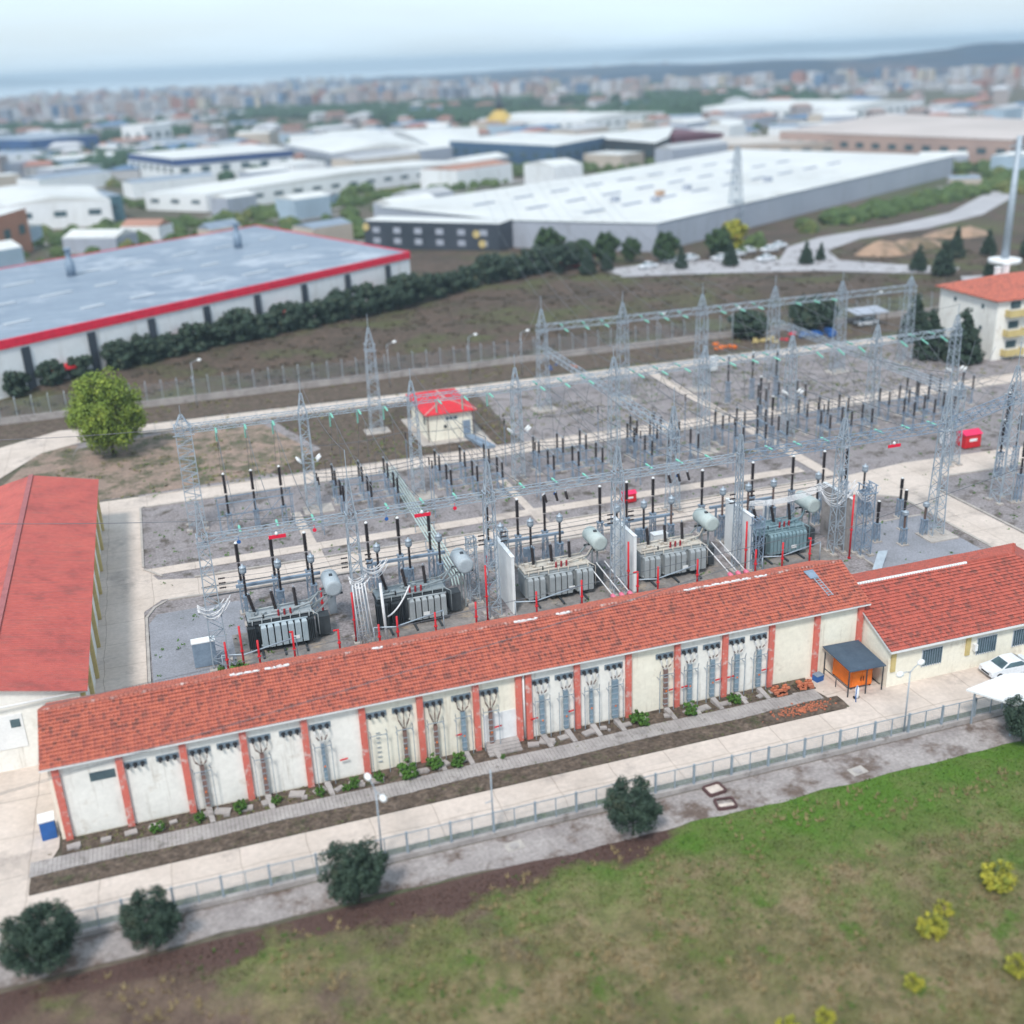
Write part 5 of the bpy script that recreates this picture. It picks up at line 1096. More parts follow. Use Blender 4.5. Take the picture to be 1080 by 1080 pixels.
for (x,y,s,l_) in ((28.9,39.2,.6,'yellow shrub at the bottom edge, right of centre'),(44.8,44.6,1.15,'large orange green shrub at the right edge of the field'),(41.0,38.4,.8,'yellow green shrub in the bottom right corner'),(34.9,39.6,.6,'small yellow shrub left of the bottom right corner'),(26.6,39.2,.7,'pale shrub at the bottom edge of the field'),(40.2,43.9,.6,'small yellow shrub right of the largest yellow one')): dup(sb,(x,y,.1),x,l_,'autumn shrubs in the field',s)
# wall plants
wp = tree('wall_shrub', .7,.45,.42,.05,F_weed,26,26,.09,18,'x','shrub','round',.03); ws = [False]
for i,(x,y,s) in enumerate(((-5.5,70.3,.9),(-2.6,70.4,.8),(.3,70.5,1.0),(2.9,70.6,.7),(6.1,70.3,.8),(8.6,70.5,.9),(10.6,70.5,.9),(12.6,70.2,1.5),(14.8,70.6,1.2),(16.6,70.3,1.2),(31.9,70.3,1.4),(36.2,70.3,1.2),(40.4,70.4,1.0),(8.0,70.2,.6),(20.1,69.9,.4))):
    putt(wp,ws,(x,y,.05),'green shrub at the foot of the long wall, %s from the left' % ORD[sorted([-5.5,-2.6,.3,2.9,6.1,8.6,10.6,12.6,14.8,16.6,31.9,36.2,40.4,8.0,20.1]).index(x)],'green shrubs along the long wall',s)
dup(wp,(1.6,88.4,.05),0,'dark weedy bush beside the blue grey cabinet',None,(2.6,2.2,3.0))
# weeds and stones scattered (stuff)
def scatter(name, n, area, m, s0, s1, label, cat, avoid=None, seed=1, up_=.8, z=.05):
    rnd = random.Random(seed); mb = MB(); k = 0
    while k < n:
        x = rnd.uniform(area[0],area[1]); y = rnd.uniform(area[2],area[3])
        if noise.noise(Vector((x*.12,y*.12,seed))) < .05 or (avoid and avoid(x,y)): 
            if rnd.random() < .9: continue
        k += 1; s = rnd.uniform(s0,s1)
        for q in range(4):
            a = rnd.uniform(0,6.28); dx,dy = math.cos(a)*s,math.sin(a)*s; ox_,oy_ = rnd.uniform(-s,s),rnd.uniform(-s,s)
            mb.add([(x+ox_-dy*.5,y+oy_+dx*.5,z),(x+ox_+dy*.5,y+oy_-dx*.5,z),(x+ox_+dx,y+oy_+dy,z+s*up_)],[(0,1,2)])
    return one(name, mb, m, ((area[0]+area[1])/2,(area[2]+area[3])/2,0), label, cat, kind='stuff')
paths = lambda x,y: (y<71.8) or (136.9<y<141.6) or (105.8<y<113.6) or (115.5<y<117.9) or (32<x<42.5 and 145<y<160) or (76<x<78.5) or (79.8<x<86.3 and y<114) or (x<66 and y<81)
scatter('weeds', 2600, (-5,120,82,168), F_weed, .06, .24, 'low green weeds scattered through the gravel yard', 'weeds', paths, 3)
scatter('dry_grass', 1600, (-16,135,142,184), mat('dry_grass',(.14,.15,.05),(.2,.17,.09),.5,.9), .08,.35,'tufts of dry grass along the far path','grass',lambda x,y: 168.9<y<176.7 or (32<x<42.5 and y<160), 5)
scatter('verge_grass', 900, (-13,48,66.5,71.6), mat('verge_grass',(.09,.12,.04),(.16,.13,.07),.8,.9), .04,.16,'short weeds in the dirt strip before the long wall','weeds',lambda x,y: 68<y<69.9, 7)
def grassfield():
    rnd = random.Random(9); mb = MB()
    for k in range(46000):
        y = 57.6-(rnd.random()**1.0)*25; x = rnd.uniform(-16+ (57.6-y)*.6, 66-(57.6-y)*.3)
        if noise.noise(Vector((x*.16,y*.16,2)))+x*.008 < -.08: continue
        e = min(1,(57.9-y)/6); z = .03+e*.25*(noise.noise(Vector((x*.12,y*.12,3)))+.5*noise.noise(Vector((x*.5,y*.5,7))))+e*.42
        a = rnd.uniform(0,6.28); s = rnd.uniform(.04,.11); mb.add([(x-s*math.cos(a),y-s*math.sin(a),z-.02),(x+s*math.cos(a),y+s*math.sin(a),z-.02),(x+rnd.uniform(-.06,.06),y+rnd.uniform(-.06,.06),z+rnd.uniform(.05,.15))],[(0,1,2)])
    one('field_grass', mb, bpy.data.materials['field_grass'], (0,0,0), 'short patchy green and straw coloured grass covering the field', 'grass', kind='stuff')
grassfield()
def tufts(name, n, m, lab, seed, smin, smax, thr):
    rnd = random.Random(seed); mb = MB(); k = 0
    while k < n:
        y = rnd.uniform(34,57); x = rnd.uniform(-10+(57-y)*.6, 62-(57-y)*.35)
        if noise.noise(Vector((x*.22,y*.22,seed))) < thr: continue
        k += 1; e = min(1,(57.9-y)/6); z = .0+e*.25*(noise.noise(Vector((x*.12,y*.12,3)))+.5*noise.noise(Vector((x*.5,y*.5,7))))+e*.42; s = rnd.uniform(smin,smax)
        for q in range(10):
            a = rnd.uniform(0,6.28); r0 = rnd.uniform(0,s*.5); h = s*rnd.uniform(.7,1.5); bx_,by_ = x+math.cos(a)*r0,y+math.sin(a)*r0
            mb.add([(bx_-.025*s/.2,by_,z),(bx_+.025*s/.2,by_,z),(bx_+math.cos(a)*s*.6,by_+math.sin(a)*s*.6,z+h)],[(0,1,2)])
    one(name, mb, m, (0,0,0), lab, 'grass', kind='stuff')
tufts('straw_tufts', 1500, mat('straw',(.30,.23,.12),(.22,.17,.09),.5,.9), 'straw coloured dry tufts standing in the field', 21, .12, .34, .02)
tufts('green_tufts', 700, F_weed, 'fresh green weed tufts standing in the field', 22, .08, .26, .05)
mb = MB(); rnd = random.Random(12)
for k in range(1500):
    x = rnd.uniform(-50,200); y = rnd.uniform(188,262); s = rnd.uniform(.3,1.0)
    if y > 196+(x+27)*.5 and x < 100: continue
    z = .05+max(0,terr(x,y))
    for q in range(9):
        a = rnd.uniform(0,6.28); r_ = s*rnd.uniform(.3,1); mb.add([(x+math.cos(a)*r_-.14,y+math.sin(a)*r_,z),(x+math.cos(a)*r_+.14,y+math.sin(a)*r_+.05,z),(x+math.cos(a)*r_*1.2,y+math.sin(a)*r_*1.2,z+s*rnd.uniform(.3,.7))],[(0,1,2)])
one('heath_scrub', mb, mat('heath_leaf',(.09,.07,.05),(.06,.055,.035),.15,.95,0,0,.3,3,(.10,.13,.04),.06,.66), (70,220,0), 'low brown scrub covering the slope beyond the back wall', 'scrub', kind='stuff')

# ================================================================= CAR, WHITE GATE CANOPY
def car(loc, rz, paint, label, grp=None):
    t = thing('parked_car', loc, label, 'car', grp, rz)
    L, W = 2.15, .86
    prof = [(-L,.35),(-L,.62),(-L+.12,.78),(-1.15,.92),(-.45,1.36),(.1,1.45),(.75,1.43),(1.45,1.02),(2.0,.95),(L,.7),(L,.35)]
    m_ = MB(); n = len(prof)
    def ww(z): return W if z < .95 else W-.22*(z-.95)/.5
    vs = [(x,-ww(z),z) for x,z in prof]+[(x,ww(z),z) for x,z in prof]
    m_.add(vs,[tuple(range(n))[::-1] if False else tuple(range(n)),tuple(range(n,2*n))[::-1]]+[(i,i+n,(i+1)%n+n,(i+1)%n) for i in range(n)]); m_.build('body', paint, t)
    m_ = MB()
    for s_ in (-1,1):
        y0 = s_*(W+.005); y1 = s_*(W-.18); m_.add([(-.98,y0*.985,.98),(1.3,y0*.985,1.02),(.7,y1*1.02,1.36),(-.35,y1*1.02,1.32)],[(0,1,2,3)])
    m_.add([(-1.12,-W*.85,.95),(-1.12,W*.85,.95),(-.5,W*.72,1.345),(-.5,-W*.72,1.345)],[(0,1,2,3)]); m_.add([(1.42,-W*.85,1.06),(1.42,W*.85,1.06),(.84,W*.72,1.40),(.84,-W*.72,1.40)],[(0,3,2,1)])
    for i in range(len(m_.v)): v = m_.v[i]; m_.v[i] = (v[0]+(-.02 if v[0] < 0 else .02), v[1], v[2]+.015)
    m_.build('windows', M['glass'], t)
    for x in (-1.35,1.35):
        for s_ in (-1,1):
            m_ = MB(); m_.lathe((x,s_*(W-.16),.32),[(.2,0),(.31,.02),(.32,.1),(.31,.19),(.2,.2)],16,(0,s_,0)); wh = m_.build('wheel', M['black'], t); m_ = MB(); m_.lathe((x,s_*(W+.03),.32),[(.19,0),(.19,.02)],12,(0,s_,0)); m_.build('rim', M['steel'], wh)
    for s_ in (-1,1):
        m_ = MB(); m_.cbox((-L+.05,s_*.6,.62),(.14,.36,.14)); m_.build('headlight', M['whitecable'], t); m_ = MB(); m_.cbox((L-.04,s_*.62,.68),(.1,.32,.14)); m_.build('tail_light', M['red'], t)
    m_ = MB(); m_.box(-L-.01,-L+.05,-.5,.5,.4,.56); m_.build('grille', M['black'], t)
    return t
carp = mat('white_car_paint',(.72,.75,.80),(.70,.73,.78),1,.25)
c0 = car((63.9,66.2,.08), R(-3), carp, 'white sedan parked in front of the office building')
random.seed(51)
for i,(x,y,rz) in enumerate(((127,262,.3),(132,262.5,.3),(139,259,.2),(145,262,.2),(150,265,.3),(156,264,.2),(118,257.5,.2),(161,268,.3),(139,254,.1),(148,252,.1))):
    dup(c0,(x,y,.1),rz,'pale car parked near the corner of the white hall, %s from the left' % ORD[i],'cars parked by the white hall',1.15)
gc = thing('gate_canopy', (58,60,0), 'flat white canopy roof over the gate at the right edge', 'canopy', world=True)
mb = MB(); mb.add([(55.4,61.2,3.0),(59.6,62.0,3.0),(64.0,61.0,3.0),(60.4,58.6,3.0),(57.4,57.9,3.0)]+[(55.4,61.2,3.15),(59.6,62.0,3.15),(64.0,61.0,3.15),(60.4,58.6,3.15),(57.4,57.9,3.15)],[(0,1,2,3,4),(9,8,7,6,5)]+[(i,(i+1)%5,(i+1)%5+5,i+5) for i in range(5)]); mb.build('roof_panel', M['whitepaint'], gc)
for p in ((56,60.9),(59.6,61.7),(63.2,60.7),(60.4,59.0),(57.6,58.4)):
    mb = MB(); mb.bar((*p,.05),(*p,3.0),.12); mb.build('post', M['steel'], gc)
mb = MB(); mb.cbox((-12.9,72.6,.06),(1.0,1.0,1.5),.1); mb.mi = 1; mb.cbox((-12.9,72.6,1.56),(1.1,1.1,.12),.1); one('blue_bin', mb, [M['bluepaint'],M['whitepaint']], (-12.9,72.6,.06), 'blue bin with white lid at the left end of the long building', 'bin')

# ================================================================= RESIDENTIAL BLOCK
rb_ = thing('residential_block', (140,160,0), 'white residential block with red hipped roof and ochre balconies at the right edge', 'building', world=True)
bx0,bx1,by0,by1,bz = 131.5,152,149.5,164,10.2
mb = MB(); mb.prism([(bx0,by0),(bx1,by0),(bx1,by1),(bx0,by1)],0,bz); mb.build('wall', M['white'], rb_)
mb = MB(); a,b,c,d = (bx0-.7,by0-.7,bz),(bx1+.7,by0-.7,bz),(bx1+.7,by1+.7,bz),(bx0-.7,by1+.7,bz); e,f = (bx0+6,(by0+by1)/2,bz+2.6),(bx1-6,(by0+by1)/2,bz+2.6)
mb.add([a,b,c,d,e,f,(a[0],a[1],bz-.2),(b[0],b[1],bz-.2),(c[0],c[1],bz-.2),(d[0],d[1],bz-.2)],[(0,1,5,4),(1,2,5),(2,3,4,5),(3,0,4),(0,6,7,1),(1,7,8,2),(2,8,9,3),(3,9,6,0),(9,8,7,6)]); br_ = mb.build('roof', M['tile'], rb_)
for (x,y) in ((138,158),(141,159.5),(146,156)):
    mb = MB(); mb.cbox((x,y,bz+1.2),(.9,.7,2.2)); mb.cbox((x,y,bz+3.4),(1.1,.9,.15)); mb.build('chimney', M['whitepaint'], br_)
for fl in range(3):
    for x in (135,140.5,146):
        z = .9+fl*3.3; mb = MB(); mb.box(x-1.1,x+1.1,by0-.06,by0-.002,z+.9,z+2.3); wf = mb.build('window', M['whitepaint'], rb_); mb = MB(); mb.box(x-1.0,x+1.0,by0-.1,by0-.01,z+1.0,z+2.2); mb.build('pane', M['glass'], wf)
        mb = MB(); mb.box(x-1.9,x+1.9,by0-1.3,by0-.002,z-.15,z); mb.box(x-1.9,x+1.9,by0-1.3,by0-1.18,z,z+.95); mb.box(x-1.9,x-1.78,by0-1.18,by0-.002,z,z+.95); mb.box(x+1.78,x+1.9,by0-1.18,by0-.002,z,z+.95); mb.build('balcony', M['yellow'], rb_)
for (y,z) in ((153,8.2),(153,4.6),(160,8.2)):
    mb = MB(); mb.box(bx0-.06,bx0-.002,y-.3,y+.3,z,z+.7); mb.build('side_window', M['glass'], rb_)

# junk by the back wall
random.seed(61)
def heap(cx,cy,m,n,s,lab,seed,cat='debris'):
    rnd = random.Random(seed); mb = MB()
    for k in range(n):
        q = rnd.uniform(.3,.9)*s; mb.cbox((cx+rnd.uniform(-2.5,2.5)*s,cy+rnd.uniform(-1.2,1.2),.06+rnd.uniform(0,.7)),(q*1.6,q,q*.6),rnd.uniform(0,3))
    one('scrap_heap', mb, m, (cx,cy,.06), lab, cat, 'heaps by the back wall')
heap(96,176.6,M['orange'],9,.8,'orange plastic barriers by the back wall',1); heap(104.5,177.5,M['yellow'],10,.9,'yellow machine parts by the back wall',2); heap(115.5,176.8,M['bluepaint'],14,1.3,'blue tarpaulin covered heap below the spreading tree',3); heap(110,177.8,M['redsign'],5,.8,'pinkish red scrap left of the blue heap',4); heap(63.5,176.4,M['bluepaint'],3,.4,'small blue scrap by the back wall',5); heap(66.5,176,M['orange'],3,.4,'small orange scrap by the back wall',6)
cp = thing('carport', (128.5,181,0), 'open grey roofed carport by the back wall', 'carport', world=True)
mb = MB(); mb.add([(125,178.6,2.7),(132,178.6,2.7),(132,182.8,3.1),(125,182.8,3.1),(125,178.6,2.8),(132,178.6,2.8),(132,182.8,3.2),(125,182.8,3.2)],[(3,2,1,0),(4,5,6,7),(0,1,5,4),(1,2,6,5),(2,3,7,6),(3,0,4,7)]); mb.build('roof', M['greywall'], cp)
for p in ((125.3,178.9),(131.7,178.9),(125.3,182.5),(131.7,182.5)):
    mb = MB(); mb.bar((*p,0),(*p,2.7),.14); mb.build('post', M['bark'], cp)
dup(c0,(128.4,180.6,.1),.05,'pale car parked under the grey roofed carport','car under the carport')
# far path lamps
lp = None
for i,(x,y) in enumerate(((3.8,181),(48.6,177.3),(57.4,176),(35,178.5),(83,177),(97,175.5),(126,175))):
    lab = 'single headed lamp post by the far path, %s from the left' % ORD[sorted([3.8,48.6,57.4,35,83,97,126]).index(x)]
    if lp is None: lp = light_pole((x,y,.06),7.2,lab,R(10),1); lp['group'] = 'lamp posts by the far path'
    else: dup(lp,(x,y,.06),R(10),lab,'lamp posts by the far path')

# ================================================================= BACKGROUND HALLS
def hall(name, P, h, wm, rm, label, cat='building', parapet=.5, band=None, wins=0, roofribs=False, ridge=0):
    c = (sum(p[0] for p in P)/len(P), sum(p[1] for p in P)/len(P), 0); t = thing(name, c, label, cat, world=True)
    m_ = MB(); m_.prism(P,-.5,h); m_.build('wall', wm, t)
    ar = sum(P[i][0]*P[(i+1)%len(P)][1]-P[(i+1)%len(P)][0]*P[i][1] for i in range(len(P))); Q = P if ar > 0 else P[::-1]
    m_ = MB()
    if ridge:   # low pitched roof along the first edge of Q
        a,b,c2,d = [Vector((*q,h+.01)) for q in Q]; e = (a+d)/2+Vector((0,0,ridge)); f = (b+c2)/2+Vector((0,0,ridge)); m_.add([a,b,c2,d,e,f],[(0,1,5,4),(2,3,4,5),(1,2,5),(3,0,4)])
    else: m_.sheet([(c[0]+(p[0]-c[0])*1.004, c[1]+(p[1]-c[1])*1.004) for p in Q], h+.05)
    rf_ = m_.build('roof', rm, t)
    if band:
        m_ = MB(); n = len(Q)
        for i in range(n):
            a = Vector((*Q[i],h-band[0]/2+.2)); b = Vector((*Q[(i+1)%n],h-band[0]/2+.2)); m_.bar(a,b,.5,band[0])
        m_.build('fascia_band', band[1], t)
    return t, Q
A_,B_,C_,D_ = (-40,187.4),(53.2,243.6),(40.3,275.3),(-53,219.1)
A_ = (-45,186.0); B_ = (56.5,253.0); C_ = (29.5,322.0); D_ = (-72,255.0)
lhh, Q = hall('red_banded_hall', [A_,B_,C_,D_], 10.0, M['halwall'], M['greyroof'], 'large hall with blue grey roof and a red band on top of its white wall', band=(1.5,M['redsign']))
d = (Vector(B_)-Vector(A_)).normalized(); nrm = Vector((d.y,-d.x))
for k in range(9):
    p = Vector(A_)+d*(15+k*12.4); m_ = MB(); a = p+nrm*.15; m_.bar((*a,0),(*a,8.6),1.5,.4) if False else m_.add([(*(p+nrm*.08-d*.75),0),(*(p+nrm*.08+d*.75),0),(*(p+nrm*.08+d*.75),8.3),(*(p+nrm*.08-d*.75),8.3),(*(p+nrm*.3-d*.75),0),(*(p+nrm*.3+d*.75),0),(*(p+nrm*.3+d*.75),8.3),(*(p+nrm*.3-d*.75),8.3)],[(4,5,6,7),(0,4,7,3),(5,1,2,6),(3,7,6,2)]); m_.build('window_strip', M['darkwall'], lhh)
for k in range(4):
    p = Vector(A_)+d*(33+k*25)+nrm*.2; m_ = MB(); m_.add([(*(p-d*2),3.4),(*(p+d*2),3.4),(*(p+d*2+nrm*1.6),3.2),(*(p-d*2+nrm*1.6),3.2),(*(p-d*2),4.0),(*(p+d*2),4.0),(*(p+d*2+nrm*1.6),3.5),(*(p-d*2+nrm*1.6),3.5)],[(0,3,2,1),(4,5,6,7),(3,7,6,2),(0,4,7,3),(1,2,6,5)]); m_.build('door_awning', M['red'], lhh)
bn = (Vector(D_)-Vector(A_)).normalized()
random.seed(14)
for k in range(9):      # roof lights
    for q in range(3):
        p = Vector(A_)+d*(6+k*13+U(-2,2))+bn*(12+q*19)
        m_ = MB(); m_.cbox((p.x,p.y,10.05),(U(4,8),1.3,.22),math.atan2(d.y,d.x)); m_.build('roof_light', mat('old_roof_light',(.46,.49,.53),(.36,.40,.45),.3,.5), lhh)
for i,(fx,fy) in enumerate(((.28,.62),(.66,.86))):
    p = Vector(((-16.5,262),(21,283))[i]); m_ = MB(); m_.lathe((p.x,p.y,10.05),[(1.0,0),(1.0,3),(.6,3.4),(.6,5.5),(.8,5.6),(.8,5.9)],12); m_.build('exhaust_stack', M['bluesteel'], lhh)
# white hall
wh, Q = hall('white_hall', [(98.5,309),(130.6,279.5),(309,386),(265,478),(160,410),(72,366)], 7.6, M['greywall'], M['whiteroof'], 'huge low white roofed hall with grey walls in the middle distance')
for i in range(9):
    for j in range(3):
        p = Vector((118,300))+Vector((.86,.51))*(12+i*19)+Vector((-.5,.86))*(6+j*22); m_ = MB(); m_.cbox((p.x,p.y,7.65),(9,1.2,.5),.53); m_.build('roof_light', M['greywall'], wh)
for i,(x,y) in enumerate(((140,330),(150,322),(172,345),(205,350),(158,336))):
    m_ = MB(); m_.cbox((x,y,7.65),(2.6,2.0,1.6),.53); m_.build('roof_unit', mat('tan_unit',(.48,.32,.22),None,1,.7) if i == 4 else M['greywall'], wh)
bo, Q = hall('black_office', [(61,331),(93,301),(99.5,308.5),(67.5,339)], 7.9, M['darkwall'], M['whiteroof'], 'black clad office block with rows of small windows and yellow marks')
for fl in range(2):
    for k in range(6):
        p = Vector((61,331)).lerp(Vector((93,301)),(k+.6)/6.3); dd_ = Vector((.73,-.68)); nn = Vector((-.68,-.73)); m_ = MB(); z = 1.6+fl*3.0
        m_.add([(*(p+nn*.1-dd_*1.2),z),(*(p+nn*.1+dd_*1.2),z),(*(p+nn*.1+dd_*1.2),z+1.6),(*(p+nn*.1-dd_*1.2),z+1.6)],[(0,1,2,3)]); m_.build('window', M['greywall'], bo)
for (f_,z) in ((.02,6.2),(.84,5.0),(.88,2.4)):
    p = Vector((61,331)).lerp(Vector((93,301)),f_)+Vector((-.68,-.73))*.25; m_ = MB(); m_.lathe((p.x,p.y,z),[(1.1,0),(1.1,.15)],12,(-.68,-.73,0)); m_.build('yellow_mark', M['yellow'], bo)
HL = [
 ('long_grey_hall', [(2,478),(24,455),(150,520),(128,548)], 6.5, M['halwall'], M['whiteroof'], 'long pale low hall beyond the red banded hall', 2),
 ('blue_gabled_hall', [(-2,640),(18,575),(76,590),(62,660)], 12, M['halwall'], M['whiteroof'], 'white hall with dark blue upper wall left of the far halls', 0),
 ('blue_hall', [(84,690),(96,592),(150,600),(160,800)], 9, M['greywall'], M['whiteroof'], 'far hall with bluish walls and white curved roof, left of the pair', 3),
 ('blue_hall', [(152,600),(184,625),(225,770),(165,800)], 8, M['greywall'], M['whiteroof'], 'far hall with bright white roof, right of the pair', 3),
 ('dark_blue_hall', [(160,600),(190,520),(232,560),(214,640)], 11, mat('dark_blue_cladding',(.05,.10,.18),(.06,.12,.2),.05,.6), M['whiteroof'], 'dark blue walled hall below the yellow dome tower', 0),
 ('dark_grey_hall', [(226,600),(238,512),(258,540),(300,620)], 10, M['tankdark'], M['whiteroof'], 'dark grey walled hall right of the dark blue one', 0),
 ('pink_hall', [(310,520),(345,396),(440,470),(430,600)], 11, mat('pinkish_wall',(.42,.30,.26),(.36,.26,.23),.05,.8), mat('pale_pink_roof',(.50,.44,.42),(.42,.37,.35),.02,.8), 'long pinkish factory hall at the right behind the white roof', 0),
 ('pink_hall', [(300,560),(262,520),(330,480),(345,540)], 7, mat('tan_wall',(.40,.34,.30),None,.05,.8), mat('pale_tan_roof',(.52,.48,.45),None,.02,.8), 'lower tan factory hall behind the right part of the white roof', 0),
 ('maroon_hall', [(262,610),(270,560),(300,560),(300,620)], 9, mat('maroon_wall',(.10,.03,.05),None,.05,.8), mat('maroon_roof',(.13,.05,.07),None,.02,.8), 'dark maroon hall behind the white roof', 0),
 ('low_hall', [(-75,500),(-45,440),(-10,436),(-18,500)], 9, M['halwall'], M['whiteroof'], 'pale low hall at the left edge beyond the red banded hall', 2),
 ('teal_building', [(-22,470),(-14,445),(-6,450),(-14,476)], 9, mat('teal_wall',(.10,.20,.24),None,.05,.6), M['greyroof'], 'small teal building right of the pale hall at the left', 0),
 ('brick_building', [(-75,365),(-44,355),(-34,385),(-66,400)], 13, mat('brick_wall',(.42,.20,.13),(.36,.17,.11),.1,.85), M['whiteroof'], 'brown brick building at the left edge', 0),
 ('navy_building', [(-110,860),(-60,800),(-20,830),(-60,900)], 14, mat('navy_cladding',(.04,.10,.24),None,.05,.6), M['greyroof'], 'dark navy building at the far left', 0),
 ('red_shed', [(100,272),(106,268),(110,273),(104,277)], 3.5, M['red'], M['redsign'], 'small red shed among the trees before the white hall', 0),
 ('white_tower_block', [(-5,900),(10,880),(30,900),(15,920)], 16, M['halwall'], M['whiteroof'], 'pale block behind the blue gabled hall', 0),
 ('low_hall', [(250,850),(300,760),(380,800),(330,900)], 9, M['halwall'], M['whiteroof'], 'white roofed hall beyond the maroon hall', 2),
 ('low_hall', [(420,820),(470,700),(560,740),(520,860)], 10, M['halwall'], M['whiteroof'], 'white roofed hall beyond the pinkish factory', 2),
]
for nm,P,h,wm,rm,l_,rg in HL:
    t, Q = hall(nm,P,h,wm,rm,l_,ridge=rg)
    if nm in ('blue_gabled_hall',):
        m_ = MB()
        for i in range(4): m_.bar((*Q[i],10.5),(*Q[(i+1)%4],10.5),.6,3.0)
        m_.build('dark_band', mat('navy_band',(.05,.09,.22),None,.05,.6), t)
    for i in range(4):
        a = Vector(Q[i]); b = Vector(Q[(i+1)%4]); L = (b-a).length; dd_ = (b-a)/L; nn = Vector((dd_.y,-dd_.x)); n = int(L/9)
        for k in range(n):
            p = a+dd_*(L*(k+.5)/n)+nn*.08; z = h*.45; m_ = MB(); m_.add([(*(p-dd_*2.2),z),(*(p+dd_*2.2),z),(*(p+dd_*2.2),z+h*.22),(*(p-dd_*2.2),z+h*.22)],[(0,1,2,3)]); m_.build('window', M['glass'], t)
rnd = random.Random(123); placed = []
def inpoly(x,y,P):
    c = False; n = len(P)
    for i in range(n):
        (x1,y1),(x2,y2) = P[i],P[(i+1)%n]
        if (y1 > y) != (y2 > y) and x < (x2-x1)*(y-y1)/(y2-y1)+x1: c = not c
    return c
BIG = [h[1] for h in HL]+[[(90,309),(130.6,270),(320,380),(265,490),(155,420),(62,366)],[A_,B_,C_,D_],[(55,331),(93,295),(105,308),(67,345)],[(150,200),(340,200),(330,360),(150,270)]]
yard = MB(); cnt_ = 0; tries = 0
shedm = [M['halwall'],M['greywall'],mat('beige_cladding',(.50,.44,.38),None,.05,.8),mat('pale_blue_cladding',(.36,.46,.56),None,.05,.7)]
shedr = [M['whiteroof'],M['greyroof'],mat('rust_roof',(.38,.20,.15),(.30,.17,.13),.05,.8),mat('mid_grey_roof',(.40,.41,.43),(.34,.35,.38),.03,.7),M['whiteroof']]
while cnt_ < 84 and tries < 6000:
    tries += 1
    d_0 = 330+(rnd.random()**.8)*560; an = YAW+math.atan(rnd.uniform(-.50,.52)); x,y = d_0*math.sin(an), d_0*math.cos(an)
    w_ = rnd.uniform(14,40)*(1 if d_0 > 450 else .6); dd = rnd.uniform(10,24)*(1 if d_0 > 450 else .6); a = rnd.choice((.35,.6,.5,-.6))+rnd.uniform(-.08,.08)
    P = [(x+i*w_/2*math.cos(a)-j*dd/2*math.sin(a), y+i*w_/2*math.sin(a)+j*dd/2*math.cos(a)) for i,j in ((-1,-1),(1,-1),(1,1),(-1,1))]
    if any(inpoly(px,py,B) for B in BIG for px,py in P+[(x,y)]) or any(math.hypot(x-q[0],y-q[1]) < (q[2]+w_)*.55+3 for q in placed): continue
    if any(inpoly(q[0],q[1],P) for B in BIG for q in B): continue
    placed.append((x,y,w_)); cnt_ += 1; h_ = rnd.uniform(4,7.5) if d_0 < 450 else rnd.uniform(5,10)
    wi, ri = rnd.randrange(4), rnd.randrange(5)
    t,_q = hall('industrial_shed',P,h_,shedm[wi],shedr[ri],'small %s walled shed with %s roof among the middle distance halls' % (('white','grey','beige','pale blue')[wi],('white','blue grey','rust brown','mid grey','white')[ri]),ridge=rnd.choice((0,1.2,1.8))); t['group'] = 'industrial sheds of the middle distance'
    a2 = [( x+(p[0]-x)*1.5, y+(p[1]-y)*1.6) for p in P]; yard.sheet(a2, .10+cnt_*.004)
struct('paved_yards', yard, mat('paved_yard',(.30,.285,.275),(.22,.21,.20),.06,.9,0,0,.1,1))
# yellow dome tower
dt = thing('domed_tower', (262,835,0), 'yellow domed tower with a dark spire above the far halls', 'tower'); dt.scale = (.8,.8,.85); m_ = MB(); m_.lathe((0,0,0),[(14,0),(14,6)],16); m_.build('base', M['halwall'], dt)
m_ = MB(); m_.lathe((0,0,6),[(15,0),(13,4),(8,9),(4,12)],16); m_.build('dome', mat('gold_dome',(.52,.36,.09),None,.1,.5), dt); m_ = MB(); m_.lathe((0,0,18),[(3,0),(3,4),(4,5),(2,8),(.5,16)],10); m_.build('spire', M['darkwall'], dt)
# lattice masts in the background
def mast(loc,h,w,label,mtl='steel'):
    t = thing('lattice_mast', loc, label, 'mast', 'distant masts'); m_ = MB(); lattice(m_,0,0,0,h,w,w*.25,14,.22,.14); m_.build('lattice_frame', M[mtl], t); return t
mast((166.5,302,0),24,4,'thin lattice pylon standing before the white roof')
mt0 = thing('steel_mast', (177,201,0), 'tall grey tubular mast at the right edge', 'mast'); m_ = MB(); m_.tube([(0,0,0),(0,0,31)],[.9,.55],12); m_.build('pole', M['steel'], mt0); m_ = MB(); m_.lathe((0,0,4.6),[(3.2,0),(3.4,.3),(3.4,.9),(3,1.0)],14); m_.build('platform', M['whitepaint'], mt0)
m_ = MB()
for k in range(3): m_.bar((-2.5,0,27+k),(2.5,0,27+k),.2)
m_.build('crossarm', M['steel'], mt0)
